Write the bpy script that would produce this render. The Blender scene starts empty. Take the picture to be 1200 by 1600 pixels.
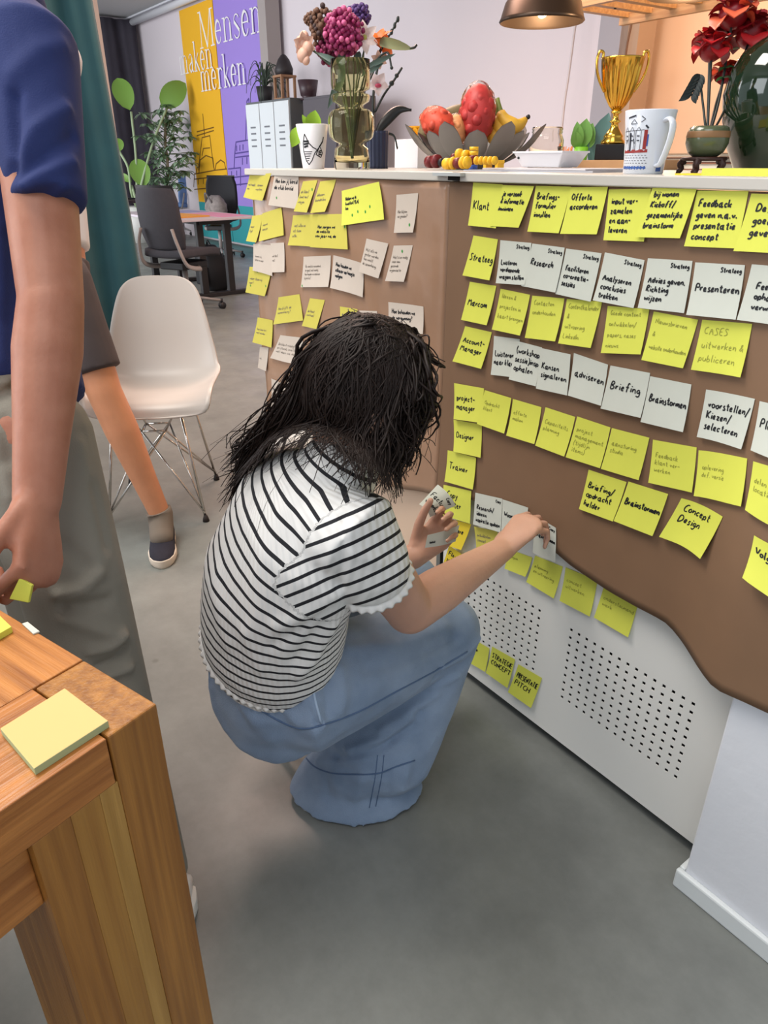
import bpy, bmesh, math, random
import numpy as np
from math import sin, cos, pi, radians, hypot, sqrt, atan2
from mathutils import Vector, Matrix
from mathutils.bvhtree import BVHTree

random.seed(7)
SC = bpy.context.scene
COL = SC.collection

# ---------------------------------------------------------------- camera
FOC, CAM_H, PITCH, YAW = 1118.0, 1.234, radians(26.13), radians(36.3)
CAM = Vector((0, 0, CAM_H))
_h = Vector((-cos(YAW), sin(YAW), 0)); _r = Vector((sin(YAW), cos(YAW), 0)); _up = Vector((0, 0, 1))
FWD = _h * cos(PITCH) - _up * sin(PITCH); UPV = _h * sin(PITCH) + _up * cos(PITCH); RGT = _r
cam_data = bpy.data.cameras.new('camera'); cam = bpy.data.objects.new('camera', cam_data); COL.objects.link(cam)
cam_data.sensor_fit = 'VERTICAL'; cam_data.sensor_height = 36.0; cam_data.sensor_width = 27.0
cam_data.lens = FOC / 1600 * 36.0; cam_data.clip_start = 0.02; cam_data.clip_end = 100
cam.matrix_world = Matrix(((RGT.x, UPV.x, -FWD.x, CAM.x), (RGT.y, UPV.y, -FWD.y, CAM.y), (RGT.z, UPV.z, -FWD.z, CAM.z), (0, 0, 0, 1)))
SC.camera = cam

# ---------------------------------------------------------------- view, world, lights
SC.view_settings.view_transform = 'Standard'; SC.view_settings.look = 'None'
SC.view_settings.exposure = 0.0; SC.view_settings.gamma = 1.0; SC.view_settings.use_curve_mapping = False
world = bpy.data.worlds.new('world'); SC.world = world; world.use_nodes = True
world.node_tree.nodes['Background'].inputs[0].default_value = (0.80, 0.90, 1.0, 1)
world.node_tree.nodes['Background'].inputs[1].default_value = 0.88

def area(name, loc, target, size, power, color, size_y=None):
    l = bpy.data.lights.new(name, 'AREA'); l.energy = power; l.color = color; l.size = size
    if size_y: l.shape = 'RECTANGLE'; l.size_y = size_y
    o = bpy.data.objects.new(name, l); COL.objects.link(o); o.location = loc
    o.rotation_euler = (Vector(target) - Vector(loc)).to_track_quat('-Z', 'Y').to_euler()
    return o
def point(name, loc, power, color, r=0.04):
    l = bpy.data.lights.new(name, 'POINT'); l.energy = power; l.color = color; l.shadow_soft_size = r
    o = bpy.data.objects.new(name, l); COL.objects.link(o); o.location = loc; return o
area('ceiling_lamp_and_fill', (-2.0, 0.0, 3.3), (-1.6, 0.6, 0), 1.2, 80, (1.0, 0.95, 0.88), 1.2)
area('ceiling_lamp_and_fill', (0.2, -0.6, 3.35), (-0.4, 0.3, 0), 1.8, 38, (0.97, 0.98, 1.0), 1.4)  # added fill, no real lamp: softens the shade in the foreground
area('ceiling_lamp_and_fill', (-3.9, 2.3, 3.35), (-3.7, 1.9, 0), 1.6, 125, (1.0, 0.70, 0.58), 1.2)  # added warm light, no real lamp: tints the floor mid-room
area('window_light', (-10.2, -1.6, 1.9), (-10.2, 5.0, 1.3), 6.0, 340, (0.95, 0.97, 1.0), 2.8)
area('window_light', (-3.2, -3.6, 2.2), (-1.6, 1.0, 0.7), 3.0, 100, (0.92, 0.96, 1.0), 2.0)
area('kitchen_lamp_light', (-2.6, 4.6, 3.2), (-2.9, 5.5, 1.2), 0.6, 36, (1.0, 0.60, 0.30), 0.6)

# ---------------------------------------------------------------- pixel rays -> places in the room
def ray(u, v): return FWD + RGT * ((u - 600) / FOC) - UPV * ((v - 800) / FOC)
def pz(u, v, z): d = ray(u, v); return CAM + d * ((z - CAM_H) / d.z)
def py(u, v, y): d = ray(u, v); return CAM + d * (y / d.y)
def pk(u, v, k): return CAM + ray(u, v) * k
def pd(u, v, dist): d = ray(u, v); return CAM + d * (dist / hypot(d.x, d.y))

# ---------------------------------------------------------------- materials
def lin(c):
    c = [x / 255 for x in c]
    return tuple((x / 12.92 if x <= 0.04045 else ((x + 0.055) / 1.055) ** 2.4) for x in c) + (1.0,)
MATS = {}
def mat(name, rgb, rough=0.6, metal=0.0, noise=0.0, nscale=20.0, rgb2=None, bump=0.0, bscale=80.0, spec=0.5, trans=0.0, ior=1.45,
        emit=None, estr=0.0, sss=0.0, stretch=None, alpha=1.0, sheen=0.0, coat=0.0, detail=4):
    if name in MATS: return MATS[name]
    m = bpy.data.materials.new(name); m.use_nodes = True; nt = m.node_tree; b = nt.nodes['Principled BSDF']
    b.inputs['Base Color'].default_value = lin(rgb); b.inputs['Roughness'].default_value = rough
    b.inputs['Metallic'].default_value = metal; b.inputs['Specular IOR Level'].default_value = spec
    b.inputs['IOR'].default_value = ior; b.inputs['Transmission Weight'].default_value = trans; b.inputs['Alpha'].default_value = alpha
    b.inputs['Sheen Weight'].default_value = sheen; b.inputs['Coat Weight'].default_value = coat
    if sss: b.inputs['Subsurface Weight'].default_value = sss; b.inputs['Subsurface Radius'].default_value = (0.012, 0.005, 0.003); b.inputs['Subsurface Scale'].default_value = 0.5
    if emit: b.inputs['Emission Color'].default_value = lin(emit); b.inputs['Emission Strength'].default_value = estr
    tc = nt.nodes.new('ShaderNodeTexCoord'); mp = nt.nodes.new('ShaderNodeMapping'); nt.links.new(tc.outputs['Object'], mp.inputs[0])
    if stretch: mp.inputs['Scale'].default_value = stretch
    if noise or rgb2:
        n = nt.nodes.new('ShaderNodeTexNoise'); n.inputs['Scale'].default_value = nscale; n.inputs['Detail'].default_value = detail; nt.links.new(mp.outputs[0], n.inputs['Vector'])
        r = nt.nodes.new('ShaderNodeValToRGB'); r.color_ramp.elements[0].position = 0.3; r.color_ramp.elements[1].position = 0.7
        a = lin(rgb); c2 = lin(rgb2) if rgb2 else tuple(x * (1 - noise) for x in a[:3]) + (1,)
        r.color_ramp.elements[0].color = c2; r.color_ramp.elements[1].color = a
        nt.links.new(n.outputs['Fac'], r.inputs[0]); nt.links.new(r.outputs[0], b.inputs['Base Color'])
    if bump:
        n2 = nt.nodes.new('ShaderNodeTexNoise'); n2.inputs['Scale'].default_value = bscale; n2.inputs['Detail'].default_value = 3; nt.links.new(mp.outputs[0], n2.inputs['Vector'])
        bp = nt.nodes.new('ShaderNodeBump'); bp.inputs['Strength'].default_value = bump; bp.inputs['Distance'].default_value = 0.01
        nt.links.new(n2.outputs['Fac'], bp.inputs['Height']); nt.links.new(bp.outputs[0], b.inputs['Normal'])
    MATS[name] = m; return m

def mat_wood(name, a, b_, scale=(3, 40, 40), rough=0.45):
    scale = tuple(q * (1.6 if q > 10 else .8) for q in scale)
    """long grain along local x of the given stretch"""
    if name in MATS: return MATS[name]
    m = mat(name, a, rough=rough, rgb2=b_, nscale=1.0, stretch=scale, bump=0.12, bscale=3.0, detail=8)
    return m

def mat_floor():
    m = bpy.data.materials.new('polished_concrete'); m.use_nodes = True; nt = m.node_tree; b = nt.nodes['Principled BSDF']
    tc = nt.nodes.new('ShaderNodeTexCoord')
    def noise(s, d=6, r=0.6):
        n = nt.nodes.new('ShaderNodeTexNoise'); n.inputs['Scale'].default_value = s; n.inputs['Detail'].default_value = d; n.inputs['Roughness'].default_value = r
        nt.links.new(tc.outputs['Object'], n.inputs['Vector']); return n
    def ramp(n, p0, c0, p1, c1):
        r = nt.nodes.new('ShaderNodeValToRGB'); r.color_ramp.elements[0].position = p0; r.color_ramp.elements[0].color = c0
        r.color_ramp.elements[1].position = p1; r.color_ramp.elements[1].color = c1; nt.links.new(n.outputs['Fac'], r.inputs[0]); return r
    r1 = ramp(noise(1.6), 0.3, lin((116, 118, 114)), 0.72, lin((143, 145, 140)))
    r2 = ramp(noise(9, 10, 0.7), 0.35, (0.86, 0.86, 0.86, 1), 0.65, (1.05, 1.05, 1.05, 1))
    mx = nt.nodes.new('ShaderNodeMix'); mx.data_type = 'RGBA'; mx.blend_type = 'MULTIPLY'; mx.inputs[0].default_value = 1.0
    nt.links.new(r1.outputs[0], mx.inputs[6]); nt.links.new(r2.outputs[0], mx.inputs[7])
    vo = nt.nodes.new('ShaderNodeTexVoronoi'); vo.inputs['Scale'].default_value = 5.5; nt.links.new(tc.outputs['Object'], vo.inputs['Vector'])
    r3 = nt.nodes.new('ShaderNodeValToRGB'); r3.color_ramp.elements[0].position = 0.035; r3.color_ramp.elements[0].color = (0.62, 0.6, 0.58, 1)
    r3.color_ramp.elements[1].position = 0.07; r3.color_ramp.elements[1].color = (1, 1, 1, 1); nt.links.new(vo.outputs['Distance'], r3.inputs[0])
    mx2 = nt.nodes.new('ShaderNodeMix'); mx2.data_type = 'RGBA'; mx2.blend_type = 'MULTIPLY'; mx2.inputs[0].default_value = 0.7
    nt.links.new(mx.outputs[2], mx2.inputs[6]); nt.links.new(r3.outputs[0], mx2.inputs[7]); nt.links.new(mx2.outputs[2], b.inputs['Base Color'])
    r4 = ramp(noise(4), 0.3, (0.30,) * 3 + (1,), 0.7, (0.48,) * 3 + (1,)); nt.links.new(r4.outputs[0], b.inputs['Roughness'])
    return m

# ---------------------------------------------------------------- mesh building
WM = {}                                   # world matrix of every thing, so that parts can be written in room coordinates
class MB:
    def __init__(s): s.v = []; s.f = []; s.mi = []; s.sm = []
    def add(s, vs, fs, mi=0, smooth=True):
        o = len(s.v); s.v += [tuple(p) for p in vs]
        for f in fs: s.f.append(tuple(i + o for i in f)); s.mi.append(mi); s.sm.append(smooth)
        return s
    def box(s, c, size, rz=0.0, mi=0, M=None):
        hx, hy, hz = size[0] / 2, size[1] / 2, size[2] / 2
        R = M if M is not None else Matrix.Rotation(rz, 3, 'Z')
        vs = [Vector(c) + R @ Vector((x * hx, y * hy, z * hz)) for z in (-1, 1) for y in (-1, 1) for x in (-1, 1)]
        return s.add(vs, [(0, 2, 3, 1), (4, 5, 7, 6), (0, 1, 5, 4), (2, 6, 7, 3), (0, 4, 6, 2), (1, 3, 7, 5)], mi, False)
    def hexa(s, b4, t4, mi=0):
        return s.add(list(b4) + list(t4), [(3, 2, 1, 0), (4, 5, 6, 7), (0, 1, 5, 4), (1, 2, 6, 5), (2, 3, 7, 6), (3, 0, 4, 7)], mi, False)
    def loft(s, rings, mi=0, cap=True, smooth=True):
        n = len(rings[0]); vs = [p for r in rings for p in r]; fs = []
        for i in range(len(rings) - 1):
            for j in range(n):
                a, b = i * n + j, i * n + (j + 1) % n
                fs.append((a, b, b + n, a + n))
        if cap: fs.append(tuple(range(n - 1, -1, -1))); fs.append(tuple((len(rings) - 1) * n + j for j in range(n)))
        return s.add(vs, fs, mi, smooth)
    def tube(s, pts, r, n=8, mi=0, cap=True, flat=None):
        pts = [Vector(p) for p in pts]; rr = r if isinstance(r, (list, tuple)) else [r] * len(pts)
        T = []
        for i in range(len(pts)):
            t = pts[min(i + 1, len(pts) - 1)] - pts[max(i - 1, 0)]; T.append(t.normalized() if t.length > 1e-9 else Vector((0, 0, 1)))
        x = T[0].orthogonal().normalized() if flat is None else (Vector(flat) - T[0] * Vector(flat).dot(T[0])).normalized()
        rings = []
        for p, t, q in zip(pts, T, rr):
            x = x - t * x.dot(t); x = x.normalized() if x.length > 1e-6 else t.orthogonal().normalized(); y = t.cross(x)
            qx, qy = q if isinstance(q, (list, tuple)) else (q, q)
            rings.append([p + x * (qx * cos(2 * pi * j / n)) + y * (qy * sin(2 * pi * j / n)) for j in range(n)])
        return s.loft(rings, mi, cap)
    def limb(s, nodes, side=(1, 0, 0), n=18, mi=0, e0=1.0, e1=1.0):
        """nodes: (point, rx, ry); rx lies along 'side'. round ends. closed."""
        P = [Vector(a[0]) for a in nodes]; R = [(a[1], a[2]) for a in nodes]
        t0 = (P[1] - P[0]).normalized(); t1 = (P[-1] - P[-2]).normalized(); pts = []; rr = []
        for k in range(1, 5):
            a = pi / 2 * k / 5; m = (R[0][0] + R[0][1]) / 2
            pts.append(P[0] - t0 * m * cos(a) * e0); rr.append((R[0][0] * sin(a), R[0][1] * sin(a)))
        pts += P; rr += R
        for k in range(4, 0, -1):
            a = pi / 2 * k / 5; m = (R[-1][0] + R[-1][1]) / 2
            pts.append(P[-1] + t1 * m * cos(a) * e1); rr.append((R[-1][0] * sin(a), R[-1][1] * sin(a)))
        return s.tube(pts, rr, n, mi, True, flat=side)
    def lathe(s, prof, c=(0, 0, 0), n=32, mi=0, M=None, cap=True):
        R = M if M is not None else Matrix.Identity(3)
        rings = [[Vector(c) + R @ Vector((r * cos(2 * pi * j / n), r * sin(2 * pi * j / n), z)) for j in range(n)] for r, z in prof]
        return s.loft(rings, mi, cap)
    def ell(s, c, r, M=None, n=16, m=10, mi=0):
        r = r if isinstance(r, (list, tuple)) else (r, r, r); R = M if M is not None else Matrix.Identity(3)
        rings = []
        for i in range(m + 1):
            a = -pi / 2 + pi * i / m; q = max(cos(a), 1e-3)
            rings.append([Vector(c) + R @ Vector((r[0] * q * cos(2 * pi * j / n), r[1] * q * sin(2 * pi * j / n), r[2] * sin(a))) for j in range(n)])
        return s.loft(rings, mi)
    def grid(s, fn, nu, nv, mi=0, smooth=True, wrap=False):
        vs = [fn(i / nu, j / nv) for j in range(nv + 1) for i in range(nu + 1)]
        return s.add(vs, [(j * (nu + 1) + i, j * (nu + 1) + i + 1, (j + 1) * (nu + 1) + i + 1, (j + 1) * (nu + 1) + i) for j in range(nv) for i in range(nu)], mi, smooth)
    def prism(s, poly, d, mi=0, smooth=False):
        """closed 3-D outline pushed along d"""
        n = len(poly); d = Vector(d); a = [Vector(p) for p in poly]
        vs = a + [p + d for p in a]
        return s.add(vs, [tuple(range(n - 1, -1, -1)), tuple(range(n, 2 * n))] + [(i, (i + 1) % n, n + (i + 1) % n, n + i) for i in range(n)], mi, smooth)
    def leaf(s, base, tip, width, up=(0, 0, 1), bend=0.1, mi=0, n=6, shape=1.0, thick=0.0006, pw=0.8):
        base, tip = Vector(base), Vector(tip); d = tip - base; L = d.length; side = d.cross(Vector(up))
        side = side.normalized() if side.length > 1e-6 else d.orthogonal().normalized(); nn = side.cross(d).normalized()
        vs = []
        for i in range(n + 1):
            t = i / n; w = width / 2 * (sin(pi * t ** shape) ** pw if 0 < t < 1 else 0.02); c = base + d * t + nn * (bend * L * sin(pi * t))
            vs += [c - side * w + nn * w * 0.25, c - nn * w * 0.1, c + side * w + nn * w * 0.25]
        m = len(vs); vs += [p - nn * thick for p in vs]
        fs = []
        for i in range(n):
            for q in (0, 1):
                a = i * 3 + q; fs.append((a, a + 1, a + 4, a + 3)); fs.append((m + a, m + a + 3, m + a + 4, m + a + 1))
        return s.add(vs, fs, mi, True)
    def build(s, name, mats, parent=None, loc=None, bevel=0.0, subsurf=0):
        if parent is not None: inv = WM[parent.name].inverted()
        elif loc is not None: inv = Matrix.Translation(Vector(loc)).inverted()
        else: inv = Matrix.Identity(4)
        me = bpy.data.meshes.new(name); me.from_pydata([inv @ Vector(p) for p in s.v], [], s.f)
        if not isinstance(mats, (list, tuple)): mats = [mats]
        for m in mats: me.materials.append(m)
        me.polygons.foreach_set('material_index', s.mi); me.polygons.foreach_set('use_smooth', s.sm); me.update()
        o = bpy.data.objects.new(name, me); COL.objects.link(o)
        if parent is not None: o.parent = parent; WM[o.name] = WM[parent.name]
        else:
            if loc is not None: o.location = loc
            WM[o.name] = inv.inverted()
        if bevel:
            b = o.modifiers.new('bevel', 'BEVEL'); b.width = bevel; b.segments = 2; b.limit_method = 'ANGLE'; b.angle_limit = radians(40)
            w = o.modifiers.new('wn', 'WEIGHTED_NORMAL'); w.keep_sharp = True
        if subsurf: q = o.modifiers.new('sub', 'SUBSURF'); q.levels = subsurf; q.render_levels = subsurf
        return o

def thing(name, label, cat, loc=(0, 0, 0), rz=0.0, group=None):
    o = bpy.data.objects.new(name, None); COL.objects.link(o); o.empty_display_size = 0.05
    o.location = loc; o.rotation_euler = (0, 0, rz); o['label'] = label; o['category'] = cat
    if group: o['group'] = group
    WM[o.name] = Matrix.Translation(Vector(loc)) @ Matrix.Rotation(rz, 4, 'Z'); return o
def tag(o, label, cat, group=None, kind=None):
    o['label'] = label; o['category'] = cat
    if group: o['group'] = group
    if kind: o['kind'] = kind
    return o
def struct(name, mb, m, bevel=0.0):
    o = mb.build(name, m, bevel=bevel); o['kind'] = 'structure'; return o
def dup(root, loc, rz, label=None, group=None):
    r = root.copy(); COL.objects.link(r); r.location = loc; r.rotation_euler = (0, 0, rz)
    WM[r.name] = Matrix.Translation(Vector(loc)) @ Matrix.Rotation(rz, 4, 'Z')
    if label: r['label'] = label
    if group: r['group'] = group
    for ch in list(root.children):
        c = ch.copy(); COL.objects.link(c); c.parent = r
        for g in list(ch.children):
            d = g.copy(); COL.objects.link(d); d.parent = c
    return r
def lerp(a, b, t): return a + (b - a) * t
def sstep(a, b, x): t = max(0.0, min(1.0, (x - a) / (b - a))); return t * t * (3 - 2 * t)
def interp(xs, ys, x):
    if x <= xs[0]: return ys[0]
    for i in range(len(xs) - 1):
        if x <= xs[i + 1]: return lerp(ys[i], ys[i + 1], (x - xs[i]) / (xs[i + 1] - xs[i]))
    return ys[-1]
def spline(pts, n=8):
    """Catmull-Rom through points"""
    P = [Vector(p) for p in pts]; P = [P[0] * 2 - P[1]] + P + [P[-1] * 2 - P[-2]]; out = []
    for i in range(1, len(P) - 2):
        for k in range(n):
            t = k / n; a, b, c, d = P[i - 1], P[i], P[i + 1], P[i + 2]
            out.append(0.5 * ((2 * b) + (c - a) * t + (2 * a - 5 * b + 4 * c - d) * t * t + (3 * b - a - 3 * c + d) * t ** 3))
    out.append(P[-2]); return out

def fuse(name, mb, m, parent, voxel=0.004, smooth=6, factor=0.5, fn=None, attrs=None):
    """many closed overlapping shapes -> ONE continuous surface (voxel union, then smoothing)"""
    me = bpy.data.meshes.new('tmp'); me.from_pydata(mb.v, [], mb.f); o = bpy.data.objects.new('tmp', me); COL.objects.link(o)
    r = o.modifiers.new('r', 'REMESH'); r.mode = 'VOXEL'; r.voxel_size = voxel; r.adaptivity = 0.0
    s = o.modifiers.new('s', 'SMOOTH'); s.iterations = smooth; s.factor = factor
    dg = bpy.context.evaluated_depsgraph_get(); dg.update()
    out = bpy.data.meshes.new_from_object(o.evaluated_get(dg)); bpy.data.objects.remove(o); bpy.data.meshes.remove(me)
    n = len(out.vertices); co = np.empty(n * 3, np.float32); out.vertices.foreach_get('co', co); co = co.reshape(-1, 3).astype(np.float64)
    no = np.empty(n * 3, np.float32); out.vertices.foreach_get('normal', no); no = no.reshape(-1, 3).astype(np.float64)
    if fn is not None: co = fn(co, no)
    if attrs:
        for k, f in attrs.items():
            a = out.attributes.new(k, 'FLOAT', 'POINT'); a.data.foreach_set('value', np.asarray(f(co, no), np.float32))
    inv = np.array(WM[parent.name].inverted()); co2 = co @ inv[:3, :3].T + inv[:3, 3]
    out.vertices.foreach_set('co', co2.astype(np.float32).ravel()); out.polygons.foreach_set('use_smooth', [True] * len(out.polygons))
    out.materials.clear(); out.materials.append(m); out.name = name; out.update()
    q = bpy.data.objects.new(name, out); COL.objects.link(q); q.parent = parent; WM[q.name] = WM[parent.name]
    return q
def seg_dist(co, a, b):
    a = np.array(a); b = np.array(b); d = b - a; t = np.clip(((co - a) @ d) / (d @ d), 0, 1)
    return np.linalg.norm(co - (a + t[:, None] * d), axis=1), t
def crease(co, no, pts, w, h):
    """raise (h>0) or sink a fold along a polyline"""
    D = np.full(len(co), 1e9)
    for a, b in zip(pts[:-1], pts[1:]): D = np.minimum(D, seg_dist(co, a, b)[0])
    return co + no * (h * np.exp(-(D / w) ** 2))[:, None]

def proj_np(co):
    q = co - np.array(CAM); w = q @ np.array(FWD); return 600 + FOC * (q @ np.array(RGT)) / w, 800 - FOC * (q @ np.array(UPV)) / w, w
def folds(co, no, lst):
    """cloth folds along paths picked on the visible side of a garment; each is (path, width, height)"""
    u, v, w = proj_np(co); face = (no @ np.array(FWD)) < 0
    for path, wd_, h_ in lst:
        P = []
        for a, b in path:
            d = np.hypot(u - a, v - b); m_ = (d < 9) & face
            if not m_.any(): m_ = d < d.min() + 4
            i = np.where(m_)[0]; P.append(co[i[np.argmin(w[i])]])
        D = np.full(len(co), 1e9)
        for a, b in zip(P[:-1], P[1:]):
            if np.linalg.norm(b - a) > 1e-5: D = np.minimum(D, seg_dist(co, a, b)[0])
        co = co + no * (h_ * np.exp(-(D / wd_) ** 2))[:, None]
    return co
# ================================================================ SETTING
YP = 1.06                                  # plane of the brown paper on the counter front
TOP = 1.214                                # top of the counter
YB = 5.5                                   # far wall
M_wall = mat('white_wall_paint', (230, 220, 224), 0.75, bump=0.05, bscale=60)
M_pink = mat('pale_wall_paint', (222, 212, 214), 0.8)
M_warm = mat('lamp_toned_wall', (226, 190, 158), 0.8)  # warm lamplight on the kitchen wall mixed into its colour
M_ceil = mat('ceiling_paint', (190, 190, 192), 0.9)
struct('floor', MB().box((-6.5, 1.0, -0.05), (21, 10.6, 0.1)), mat_floor())
struct('ceiling', MB().box((-6.5, 1.0, 3.55), (21, 10.6, 0.1)), M_ceil)
struct('wall_back', MB().box((-9.75, YB + 0.1, 1.75), (10.6, 0.2, 3.5)), M_wall)
struct('wall_kitchen', MB().box((-1.0, YB + 0.1, 1.75), (6.9, 0.2, 3.5)), M_warm)
struct('wall_end', MB().box((-15.1, 1.0, 1.75), (0.2, 10, 3.5)), M_wall)
struct('wall_right', MB().box((-0.011, 1.018, 0.30), (0.772, 0.056, 0.60)), mat('white_plaster', (232, 233, 238), 0.75, bump=0.08, bscale=45), bevel=0.004)
struct('baseboard_right', MB().box((-0.011, 0.984, 0.022), (0.796, 0.012, 0.044)).box((-0.403, 1.018, 0.022), (0.012, 0.056, 0.044)), mat('white_skirting', (226, 230, 230), 0.45), bevel=0.004)
# slim steel column and cream pipe where the white and the lamp-toned wall meet
c = py(958, 100, 5.2)
struct('trim_1', MB().box((c.x, 5.2, 1.75), (0.20, 0.16, 3.5)), mat('grey_column_paint', (150, 150, 160), 0.6))
c = py(990, 100, 5.3)
struct('trim_2', MB().box((c.x, 5.3, 1.75), (0.17, 0.2, 3.5)), mat('taupe_column_paint', (176, 150, 128), 0.6))
c = py(422, 60, 5.35)
struct('trim_3', MB().box((c.x, 5.35, 1.75), (0.20, 0.2, 3.5)), mat('grey_beige_trim', (170, 160, 156), 0.6))
a = pd(128, 0, 7.2)
struct('trim_4', MB().box((a.x, a.y, 1.75), (0.16, 0.16, 3.5), 0.35), mat('beige_post_paint', (205, 192, 182), 0.7))
a, b = py(200, 36, 5.3), py(300, -6, 5.3)
struct('trim_5', MB().tube([(-15, 5.34, a.z), (-9.9, 5.34, a.z)], 0.05, 10).box((-12.4, 5.40, a.z + 0.09), (5.2, 0.18, 0.05)), mat('light_pipe_paint', (222, 222, 228), 0.5))

# ---------------------------------------------------------------- curtains
def curtain(name, a, b, z0, z1, folds, amp, m, label, seed, flare=0.0):
    rnd = random.Random(seed); ph = [rnd.uniform(-0.5, 0.5) for _ in range(9)]
    a, b = Vector(a), Vector(b); d = b - a; n = Vector((-d.y, d.x, 0)).normalized()
    def fn(u, v):
        w = sin(u * folds * 2 * pi + ph[0]) + 0.35 * sin(u * folds * 4.6 * pi + ph[1] * 4 + v) + 0.25 * sin(u * folds * 1.1 * pi + ph[2])
        return a + d * (u * (1 + flare * (1 - v)) + 0.008 * sin(v * 5 + u * 20)) + n * (amp * w * (0.75 + 0.35 * (1 - v))) + Vector((0, 0, lerp(z0, z1, v)))
    mb = MB().grid(fn, folds * 16, 14)
    o = mb.build(name, m, loc=(a.x, a.y, z0)); s = o.modifiers.new('th', 'SOLIDIFY'); s.thickness = 0.006
    return tag(o, label, 'curtain')
e1 = pd(207, 440, 5.2)
curtain('curtain', (e1.x - 0.55, e1.y - 1.75, 0), (e1.x, e1.y, 0), 0.03, 3.45, 6, 0.055, mat('teal_velvet', (30, 72, 78), 0.85, sheen=0.1, noise=0.15, nscale=6),
        'tall teal velvet curtain hanging behind the man in the navy shirt', 3, 0.03)
_d = ray(229, 150); e2 = CAM + _d * (-14.7 / _d.x)
curtain('curtain', (-14.75, e2.y - 2.6, 0), (-14.75, e2.y, 0), 0.03, 3.45, 6, 0.06, mat('charcoal_cloth', (62, 58, 68), 0.85, noise=0.2, nscale=5),
        'dark charcoal curtain hanging on the end wall behind the tall plants', 5)

# ---------------------------------------------------------------- banners on the far wall
M_wht = mat('white_print', (245, 242, 240), 0.7)
def ribbon_text(mb, pts_map, strokes, w, mi=1): pass
bL, bM, bR = py(283, 60, 5.42).x, py(336, 60, 5.42).x, py(415, 60, 5.42).x
zT, zB, zTeal = 3.35, 0.60, 0.04
def banner(x0, x1, rgb, name, label):
    t = thing('banner', label, 'banner', (lerp(x0, x1, 0.5), 5.44, zTeal))
    MB().box((lerp(x0, x1, 0.5), 5.44, lerp(zB, zT, 0.5)), (x1 - x0, 0.02, zT - zB)).build('printed_cloth', mat(name, rgb, 0.7), t)
    MB().box((lerp(x0, x1, 0.5), 5.44, lerp(zTeal, zB, 0.5)), (x1 - x0, 0.02, zB - zTeal)).build('teal_band', mat('teal_print', (60, 165, 170), 0.7), t)
    return t
banY = banner(bL, bM - 0.01, (246, 186, 40), 'yellow_print', 'tall yellow wall banner with white lettering and a windmill skyline')
banP = banner(bM + 0.01, bR, (166, 140, 222), 'lilac_print', 'tall lilac wall banner with white lettering and a church skyline')
def serif_letters():
    """condensed serif lettering, thick stems and hairlines; unit height 1, each glyph = list of (polyline, width)"""
    S, T = 0.085, 0.034
    def stem(x, h=0.62, s=True): return [([(x, 0), (x, h)], S)] + ([([(x - 0.09, 0), (x + 0.09, 0)], T)] if s else [])
    g = {}
    g['M'] = (0.78, [([(0.1, 0), (0.14, 1)], T), ([(0.14, 1), (0.4, 0)], S), ([(0.4, 0), (0.64, 1)], T), ([(0.66, 1), (0.68, 0)], S), ([(0.02, 0), (0.18, 0)], T), ([(0.58, 0), (0.76, 0)], T), ([(0.04, 1), (0.16, 1)], T), ([(0.62, 1), (0.76, 1)], T)])
    def arc(cx, cy, rx, ry, a0, a1, n=14): return [(cx + rx * cos(radians(lerp(a0, a1, i / n))), cy + ry * sin(radians(lerp(a0, a1, i / n)))) for i in range(n + 1)]
    g['e'] = (0.40, [(arc(0.20, 0.31, 0.13, 0.31, 90, 250), S), (arc(0.20, 0.31, 0.13, 0.31, 250, 330), T), (arc(0.20, 0.31, 0.13, 0.31, 0, 90), T * 1.4), ([(0.07, 0.34), (0.33, 0.34)], T)])
    g['n'] = (0.50, stem(0.12) + [(arc(0.25, 0.42, 0.13, 0.2, 180, 20), T)] + stem(0.38, 0.45) + [([(0.04, 0.62), (0.12, 0.62)], T)])
    g['s'] = (0.36, [(arc(0.18, 0.47, 0.10, 0.15, 20, 200), T), ([(0.09, 0.43), (0.28, 0.2)], S), (arc(0.18, 0.15, 0.11, 0.15, 20, -160), T)])
    g['m'] = (0.74, stem(0.12) + [(arc(0.24, 0.42, 0.12, 0.2, 180, 20), T)] + stem(0.36, 0.45) + [(arc(0.49, 0.42, 0.12, 0.2, 180, 20), T)] + stem(0.61, 0.45))
    g['a'] = (0.42, [(arc(0.19, 0.46, 0.11, 0.16, 170, 0), T)] + [([(0.30, 0.48), (0.30, 0.03)], S), ([(0.30, 0.36), (0.12, 0.26), (0.08, 0.12), (0.16, 0), (0.30, 0.1)], T * 1.6), ([(0.3, 0.0), (0.4, 0.02)], T)])
    g['k'] = (0.46, [([(0.12, 0), (0.12, 1)], S), ([(0.03, 0), (0.21, 0)], T), ([(0.12, 0.25), (0.36, 0.6)], T), ([(0.18, 0.33), (0.38, 0)], S), ([(0.03, 1), (0.12, 1)], T)])
    g['r'] = (0.36, stem(0.12) + [(arc(0.24, 0.42, 0.12, 0.19, 180, 40), T * 1.5), ([(0.04, 0.62), (0.12, 0.62)], T)])
    return g
SER = serif_letters()
def wall_strokes(mb, polys, y, mi=0, depth=0.004):
    kk = 0
    for pl, w in polys:
        for (x0, z0), (x1, z1) in zip(pl[:-1], pl[1:]):
            d = Vector((x1 - x0, 0, z1 - z0)); L = d.length
            if L < 1e-6: continue
            d /= L; n = Vector((-d.z, 0, d.x)) * (w / 2); e = d * (w * 0.2)
            kk += 1; y_ = y - .00012 * kk
            a, b = Vector((x0, y_, z0)) - e, Vector((x1, y_, z1)) + e
            mb.hexa([a - n, b - n, b + n, a + n], [p + Vector((0, -depth, 0)) for p in (a - n, b - n, b + n, a + n)], mi)
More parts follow.
